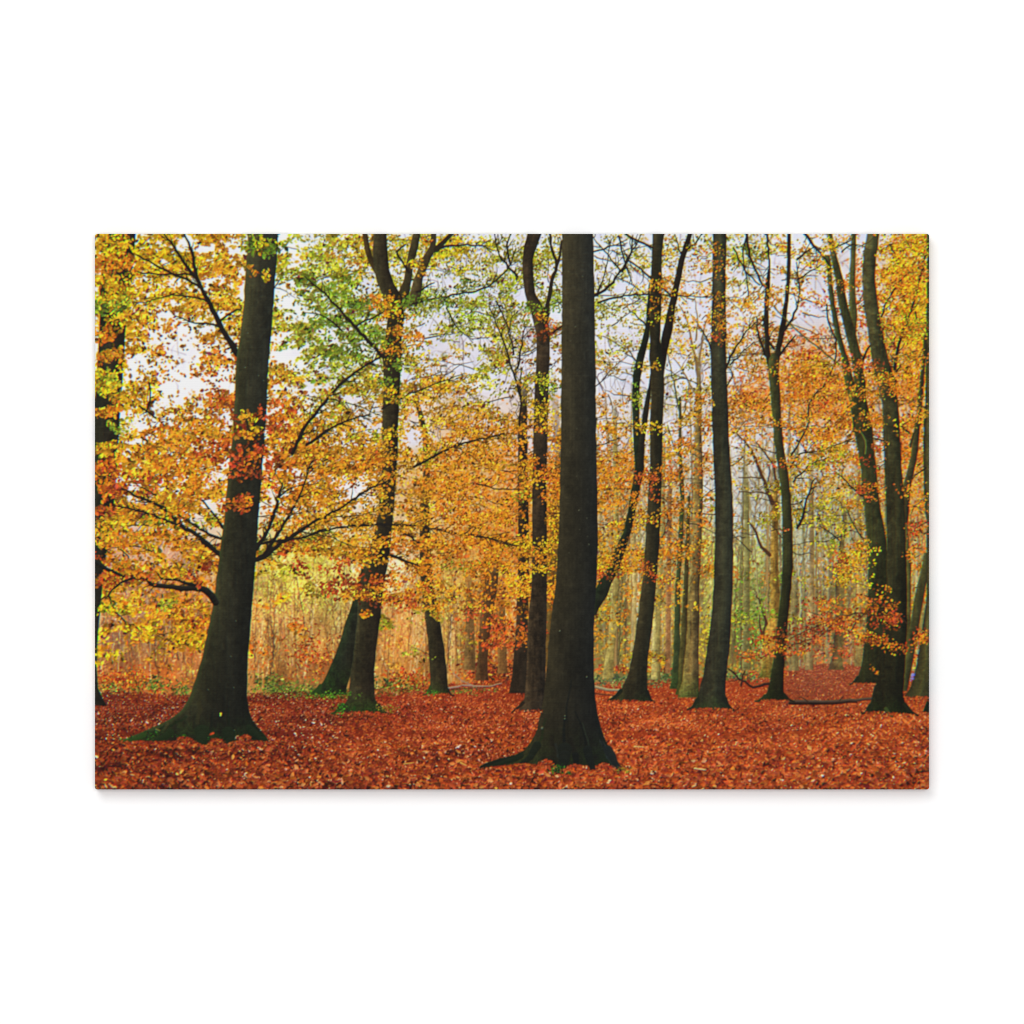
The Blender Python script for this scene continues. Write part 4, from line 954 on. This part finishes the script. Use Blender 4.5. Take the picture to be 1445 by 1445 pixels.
# roots that run out into the leaves
for pts, a, b, c in (([(484, 995), (476, 1003), (468, 1007)], 6, 2.5, (36, 60, 24)), ([(534, 996), (540, 1003), (547, 1008)], 6, 2.5, (34, 42, 24)), ([(500, 998), (498, 1006), (495, 1010)], 4, 2, (38, 66, 26)), ([(876, 975), (868, 984), (858, 989)], 6, 2.5, (30, 36, 24)), ([(913, 976), (918, 986), (924, 991)], 5, 2, (28, 30, 24)),
                     ([(984, 988), (978, 998), (970, 1002)], 6, 2, (34, 40, 26)), ([(1024, 986), (1029, 997), (1036, 1003)], 5, 2, (30, 34, 26)), ([(1080, 982), (1074, 988), (1066, 990)], 5, 2, (40, 52, 28)), ([(1107, 980), (1113, 987), (1121, 990)], 4, 2, (30, 32, 22)),
                     ([(1229, 996), (1224, 1004), (1217, 1007)], 6, 2.5, (34, 40, 22)), ([(1277, 994), (1284, 1003), (1296, 1010)], 7, 2.5, (32, 36, 22)), ([(1250, 1000), (1256, 1008), (1260, 1012)], 5, 2, (60, 72, 34)), ([(738, 992), (730, 1000), (722, 1006)], 5, 2, (44, 36, 26)), ([(1211, 956), (1206, 963), (1200, 966)], 5, 2, (36, 40, 24)),
                     ([(607, 970), (603, 978), (597, 981)], 4, 1.6, (52, 70, 30)), ([(632, 972), (636, 980), (641, 982)], 3, 1.5, (36, 34, 24)), ([(452, 968), (444, 977), (434, 981)], 6, 2, (44, 66, 28))):
    stroke(pts, a, b, c, 1, .4)
for pts, a, b, c in (([(797, 1058), (795, 1074), (791, 1088)], 22, 9, (27, 30, 24)), ([(829, 1058), (834, 1078), (838, 1094)], 16, 5, (24, 28, 24)), ([(858, 1058), (868, 1076), (878, 1089)], 13, 5, (30, 35, 34)), ([(758, 1052), (748, 1068), (734, 1079)], 12, 5, (28, 33, 23)), ([(812, 1066), (814, 1080), (813, 1086)], 10, 5, (20, 23, 20)), ([(735, 1066), (718, 1074), (700, 1079), (684, 1084)], 9, 3, (28, 36, 22)),
                     ([(285, 1034), (284, 1045), (281, 1054)], 22, 9, (30, 40, 22)), ([(322, 1034), (324, 1046), (322, 1054)], 18, 8, (27, 36, 21)), ([(352, 1028), (363, 1038), (374, 1045)], 12, 4, (28, 38, 22)), ([(240, 1034), (228, 1042), (214, 1048)], 11, 4, (32, 44, 22)), ([(203, 1037), (188, 1043), (174, 1047)], 7, 3, (44, 66, 26))):
    stroke(pts, a, b, c, .95, .5, light=5)
# litter drifted against the feet
def drift(xs, ys, n, h=3.5, size=4.5):
    t = rng.uniform(0, 1, n)
    x = np.interp(t, np.linspace(0, 1, len(xs)), xs)
    y = np.interp(x, xs, ys) + np.abs(rng.normal(0, h, n))
    o = np.argsort(y)
    x, y = x[o], y[o]
    i = np.clip((3.0 + rng.normal(0, 1.5, n)), 0, 7).astype(int)
    c = LIT[i] * .7 + at(ground, x, y) * .35
    s = size * np.exp(rng.normal(0, .25, n))
    stamp(x, y, s, s * .5, rng.normal(0, .6, n), jitter(c, n, 6, .1))


drift([168, 200, 240, 268, 285, 310, 335, 360, 382], [1048, 1046, 1048, 1044, 1052, 1053, 1046, 1046, 1047], 460, 4.5, 5)
drift([250, 262, 270], [1041, 1040, 1043], 70, 4, 4.5)
drift([296, 304, 312], [1044, 1042, 1045], 70, 4, 4.5)
drift([334, 345, 354], [1040, 1037, 1041], 60, 4, 4.5)
drift([676, 700, 735, 760, 795, 830, 850, 880], [1086, 1083, 1078, 1080, 1086, 1088, 1087, 1089], 560, 5, 5.5)
drift([760, 770, 781], [1077, 1073, 1078], 90, 5, 5)
drift([803, 812, 820], [1082, 1079, 1082], 60, 4, 5)
drift([845, 853, 860], [1080, 1077, 1080], 70, 4, 5)
drift([470, 500, 520, 546], [1006, 1004, 1004, 1007], 110, 2.4, 3.2)
drift([604, 634], [978, 978], 40, 1.6, 2.4)
drift([728, 766], [1002, 1002], 60, 2.4, 3)
drift([860, 890, 922], [988, 988, 990], 90, 2, 2.8)
drift([976, 1005, 1034], [1000, 999, 1001], 90, 2, 3)
drift([1074, 1114], [987, 988], 60, 2, 2.6)
drift([1220, 1250, 1292], [1004, 1005, 1008], 110, 2.4, 3)
drift([1274, 1312], [983, 983], 50, 2, 2.6)
drift([1202, 1236], [963, 964], 40, 2, 2.4)
drift([134, 154], [996, 997], 40, 2, 3)
drift([1302, 1312], [1005, 1006], 16, 2, 3)
patch(786, 1086, 9, 6, 60, [(36, 70, 26), (24, 44, 18), (60, 100, 36)], 3.6)
patch(803, 1092, 6, 2.5, 14, [(40, 74, 28), (26, 50, 20)], 3.0)
patch(882, 1086, 12, 5, 40, [(120, 100, 36), (90, 96, 34), (160, 110, 40)], 3.6)
patch(480, 1000, 12, 6, 60, [(44, 84, 26), (70, 110, 34)], 2.8)
patch(546, 1000, 14, 5, 50, [(120, 110, 40), (150, 100, 36)], 2.8)
patch(465, 981, 34, 5, 120, [(80, 120, 36), (120, 140, 44), (50, 86, 26)], 3)
patch(612, 977, 10, 3, 30, [(70, 120, 36)], 2.6)
for (x, y, c) in ((149, 1100, (240, 196, 60)), (160, 1058, (220, 150, 70)), (250, 1092, (240, 190, 100)), (255, 1090, (230, 180, 90)), (604, 1098, (236, 160, 90)), (700, 1112, (230, 170, 70)), (860, 1101, (240, 196, 150)), (858, 1104, (236, 180, 130)), (1160, 1094, (240, 220, 200)), ):
    stamp([x], [y], [5.5], [3], [rng.normal(0, .4)], [c])
# twigs lying on the floor
for pts, c in (([(1294, 1090), (1312, 1088)], (40, 30, 22)), ([(895, 1053), (908, 1054)], (226, 190, 120)), ([(980, 1084), (996, 1086)], (230, 200, 150)), ([(650, 1076), (658, 1080)], (220, 170, 90)), ([(570, 1078), (584, 1076)], (220, 160, 80))):
    stroke(pts, 2, 1.4, c, .9, .2)

# ------------------------------------------------ 8. photographic finish
img[:] = np.clip(img, 0, 255)
pic = img.reshape(IH // SS, SS, IW // SS, SS, 3).mean((1, 3))
pic = blur(pic, .42)
sharp = np.clip(pic + .5 * (pic - blur(pic, 1.4)), 0, 255) / 255
sharp = sharp * .90 + (sharp * sharp * (3 - 2 * sharp)) * .10
grey = sharp @ np.array((.3, .59, .11), np.float32)
pic = np.clip(grey[..., None] + (sharp - grey[..., None]) * 1.01, 0, 1) * 255
# lateral colour fringing of the lens the picture was taken with
def shift_scale(ch, k):
    h, w = ch.shape
    ys = np.clip((np.arange(h) - h / 2) * k + h / 2, 0, h - 1.001)
    xs = np.clip((np.arange(w) - w / 2) * k + w / 2, 0, w - 1.001)
    iy, ix = ys.astype(int), xs.astype(int)
    ty, tx = (ys - iy)[:, None], (xs - ix)[None]
    return (ch[iy][:, ix] * (1 - tx) + ch[iy][:, ix + 1] * tx) * (1 - ty) + (ch[iy + 1][:, ix] * (1 - tx) + ch[iy + 1][:, ix + 1] * tx) * ty


pic[..., 0] = shift_scale(pic[..., 0], 1.0012)
pic[..., 2] = shift_scale(pic[..., 2], .9988)
# ink grain
g = np.random.default_rng(5)
pic += g.normal(0, 1.6, pic.shape[:2])[..., None]
pic = np.clip(pic, 14, 243)

# ---------------------------------------------------------------- build: wall and canvas
def srgb_lin(v):
    v = v / 255.0
    return np.where(v <= .04045, v / 12.92, ((v + .055) / 1.055) ** 2.4)


alb = np.clip(srgb_lin(pic.astype(np.float64)) / GAIN, 0, .9)
GH, GW = alb.shape[:2]


def new_mesh(name, co, quads, cols=None, smooth=True):
    me = bpy.data.meshes.new(name)
    n, f = len(co), len(quads)
    me.vertices.add(n)
    me.vertices.foreach_set("co", np.asarray(co, np.float32).ravel())
    me.loops.add(f * 4)
    me.loops.foreach_set("vertex_index", np.asarray(quads, np.int32).ravel())
    me.polygons.add(f)
    me.polygons.foreach_set("loop_start", np.arange(0, f * 4, 4, dtype=np.int32))
    me.polygons.foreach_set("loop_total", np.full(f, 4, np.int32))
    me.polygons.foreach_set("use_smooth", np.full(f, smooth, bool))
    if cols is not None:
        at_ = me.color_attributes.new("ink", 'FLOAT_COLOR', 'POINT')
        at_.data.foreach_set("color", np.concatenate([cols, np.ones((n, 1))], 1).astype(np.float32).ravel())
    me.update(calc_edges=True)
    me.validate()
    return me


def link(name, me, mat, parent=None):
    o = bpy.data.objects.new(name, me)
    S.collection.objects.link(o)
    me.materials.append(mat)
    if parent:
        o.parent = parent
    return o


def canvas_material():
    m = bpy.data.materials.new("printed_canvas")
    m.use_nodes = True
    nt = m.node_tree
    b = nt.nodes["Principled BSDF"]
    b.inputs["Roughness"].default_value = .75
    b.inputs["Specular IOR Level"].default_value = .08
    a = nt.nodes.new("ShaderNodeAttribute")
    a.attribute_name = "ink"
    nt.links.new(a.outputs["Color"], b.inputs["Base Color"])
    tc = nt.nodes.new("ShaderNodeTexCoord")
    waves = []
    for axis, sc in (('Z', 1.0), ('X', 1.0)):
        w = nt.nodes.new("ShaderNodeTexWave")
        w.wave_type = 'BANDS'
        w.bands_direction = axis
        w.inputs["Scale"].default_value = 2 * math.pi / (20 * .0019) * sc
        w.inputs["Distortion"].default_value = .6
        w.inputs["Detail"].default_value = 1
        nt.links.new(tc.outputs["Object"], w.inputs["Vector"])
        waves.append(w)
    mx = nt.nodes.new("ShaderNodeMath")
    mx.operation = 'MULTIPLY_ADD'
    mx.inputs[1].default_value = .5
    nt.links.new(waves[1].outputs["Fac"], mx.inputs[0])
    nt.links.new(waves[0].outputs["Fac"], mx.inputs[2])
    bp = nt.nodes.new("ShaderNodeBump")
    bp.inputs["Strength"].default_value = .25
    bp.inputs["Distance"].default_value = .0003
    nt.links.new(mx.outputs[0], bp.inputs["Height"])
    nt.links.new(bp.outputs["Normal"], b.inputs["Normal"])
    return m


def wall_material():
    m = bpy.data.materials.new("white_wall_paint")
    m.use_nodes = True
    nt = m.node_tree
    b = nt.nodes["Principled BSDF"]
    b.inputs["Roughness"].default_value = .9
    b.inputs["Specular IOR Level"].default_value = .1
    n = nt.nodes.new("ShaderNodeTexNoise")
    n.inputs["Scale"].default_value = 60
    r = nt.nodes.new("ShaderNodeValToRGB")
    r.color_ramp.elements[0].color = (.895, .895, .897, 1)
    r.color_ramp.elements[1].color = (.915, .915, .915, 1)
    nt.links.new(n.outputs["Fac"], r.inputs["Fac"])
    nt.links.new(r.outputs["Color"], b.inputs["Base Color"])
    return m


wall_me = new_mesh("wall", [(-4, 0, -2.5), (4, 0, -2.5), (4, 0, 5.5), (-4, 0, 5.5)], [(0, 1, 2, 3)])
wall = link("wall", wall_me, wall_material())
wall["kind"] = "structure"

GAP = .0015                                         # the canvas hangs a hair off the wall
root = bpy.data.objects.new("canvas_print", None)
S.collection.objects.link(root)
root.location = (0, -GAP, wz(Y1))
root["label"] = "unframed stretched canvas print of an orange autumn beech wood, hanging on a white wall"
root["category"] = "canvas print"
ink = canvas_material()

# front: a fine sheet, its rim rolled over the stretcher bars and its corners folded round
RC, RB = 3.2, 1.6                                   # corner radius, roll-over radius in photograph pixels
gx, gy = np.meshgrid(np.linspace(0, X1 - X0, GW + 1), np.linspace(0, Y1 - Y0, GH + 1))
TW, TH = X1 - X0, Y1 - Y0
dx, dy = np.minimum(gx, TW - gx), np.minimum(gy, TH - gy)
u, v = np.clip(1 - dx / RC, 0, 1), np.clip(1 - dy / RC, 0, 1)
mxn, ln = np.maximum(u, v), np.hypot(u, v)
k = np.where(ln > 0, mxn / np.maximum(ln, 1e-9), 1)
sx, sy = np.where(gx < TW / 2, -1, 1), np.where(gy < TH / 2, -1, 1)
x = np.where((u > 0) & (v > 0), np.where(sx < 0, RC - u * k * RC, TW - RC + u * k * RC), gx)
y = np.where((u > 0) & (v > 0), np.where(sy < 0, RC - v * k * RC, TH - RC + v * k * RC), gy)
d = np.minimum(dx, dy)
q = np.clip(RB - d, 0, RB)
drop = RB - np.sqrt(np.maximum(RB ** 2 - q ** 2, 0))
sag = .0006 * np.clip(d / 60, 0, 1)                 # cloth lies a touch lower inside the bars
Xw = (x - TW / 2 + (CX - FW / 2)) * PX
Zw = (TH - y) * PX
Yw = -DEPTH + drop * PX + sag
co = np.stack([Xw, Yw, Zw], -1)
cp = np.pad(alb, ((0, 1), (0, 1), (0, 0)), mode='edge')
cp = (cp + np.pad(alb, ((1, 0), (0, 1), (0, 0)), mode='edge') + np.pad(alb, ((0, 1), (1, 0), (0, 0)), mode='edge') + np.pad(alb, ((1, 0), (1, 0), (0, 0)), mode='edge')) / 4
idx = np.arange((GH + 1) * (GW + 1)).reshape(GH + 1, GW + 1)
quads = np.stack([idx[1:, :-1], idx[1:, 1:], idx[:-1, 1:], idx[:-1, :-1]], -1).reshape(-1, 4)
link("printed_front", new_mesh("printed_front", co.reshape(-1, 3), quads, cp.reshape(-1, 3)), ink, root)

# wrapped sides: the picture runs on, mirrored, to the wall
NB = int((DEPTH - RB * PX) / PX / 2)
for side in ('top', 'bottom', 'left', 'right'):
    if side == 'top':
        rim, strip = co[0], [cp[j * 2] for j in range(NB + 1)]
    elif side == 'bottom':
        rim, strip = co[-1][::-1], [cp[-1 - j * 2][::-1] for j in range(NB + 1)]
    elif side == 'left':
        rim, strip = co[::-1, 0], [cp[::-1, j * 2] for j in range(NB + 1)]
    else:
        rim, strip = co[:, -1], [cp[:, -1 - j * 2] for j in range(NB + 1)]
    n = len(rim)
    pts, cl = [], []
    for j in range(NB + 1):
        r = rim.copy()
        r[:, 1] = rim[:, 1] * (1 - j / NB)
        pts.append(r)
        cl.append(strip[j])
    ii = np.arange((NB + 1) * n).reshape(NB + 1, n)
    qd = np.stack([ii[:-1, :-1], ii[:-1, 1:], ii[1:, 1:], ii[1:, :-1]], -1).reshape(-1, 4)
    link("wrapped_edge", new_mesh("wrapped_edge", np.concatenate(pts), qd, np.concatenate(cl)), ink, root)
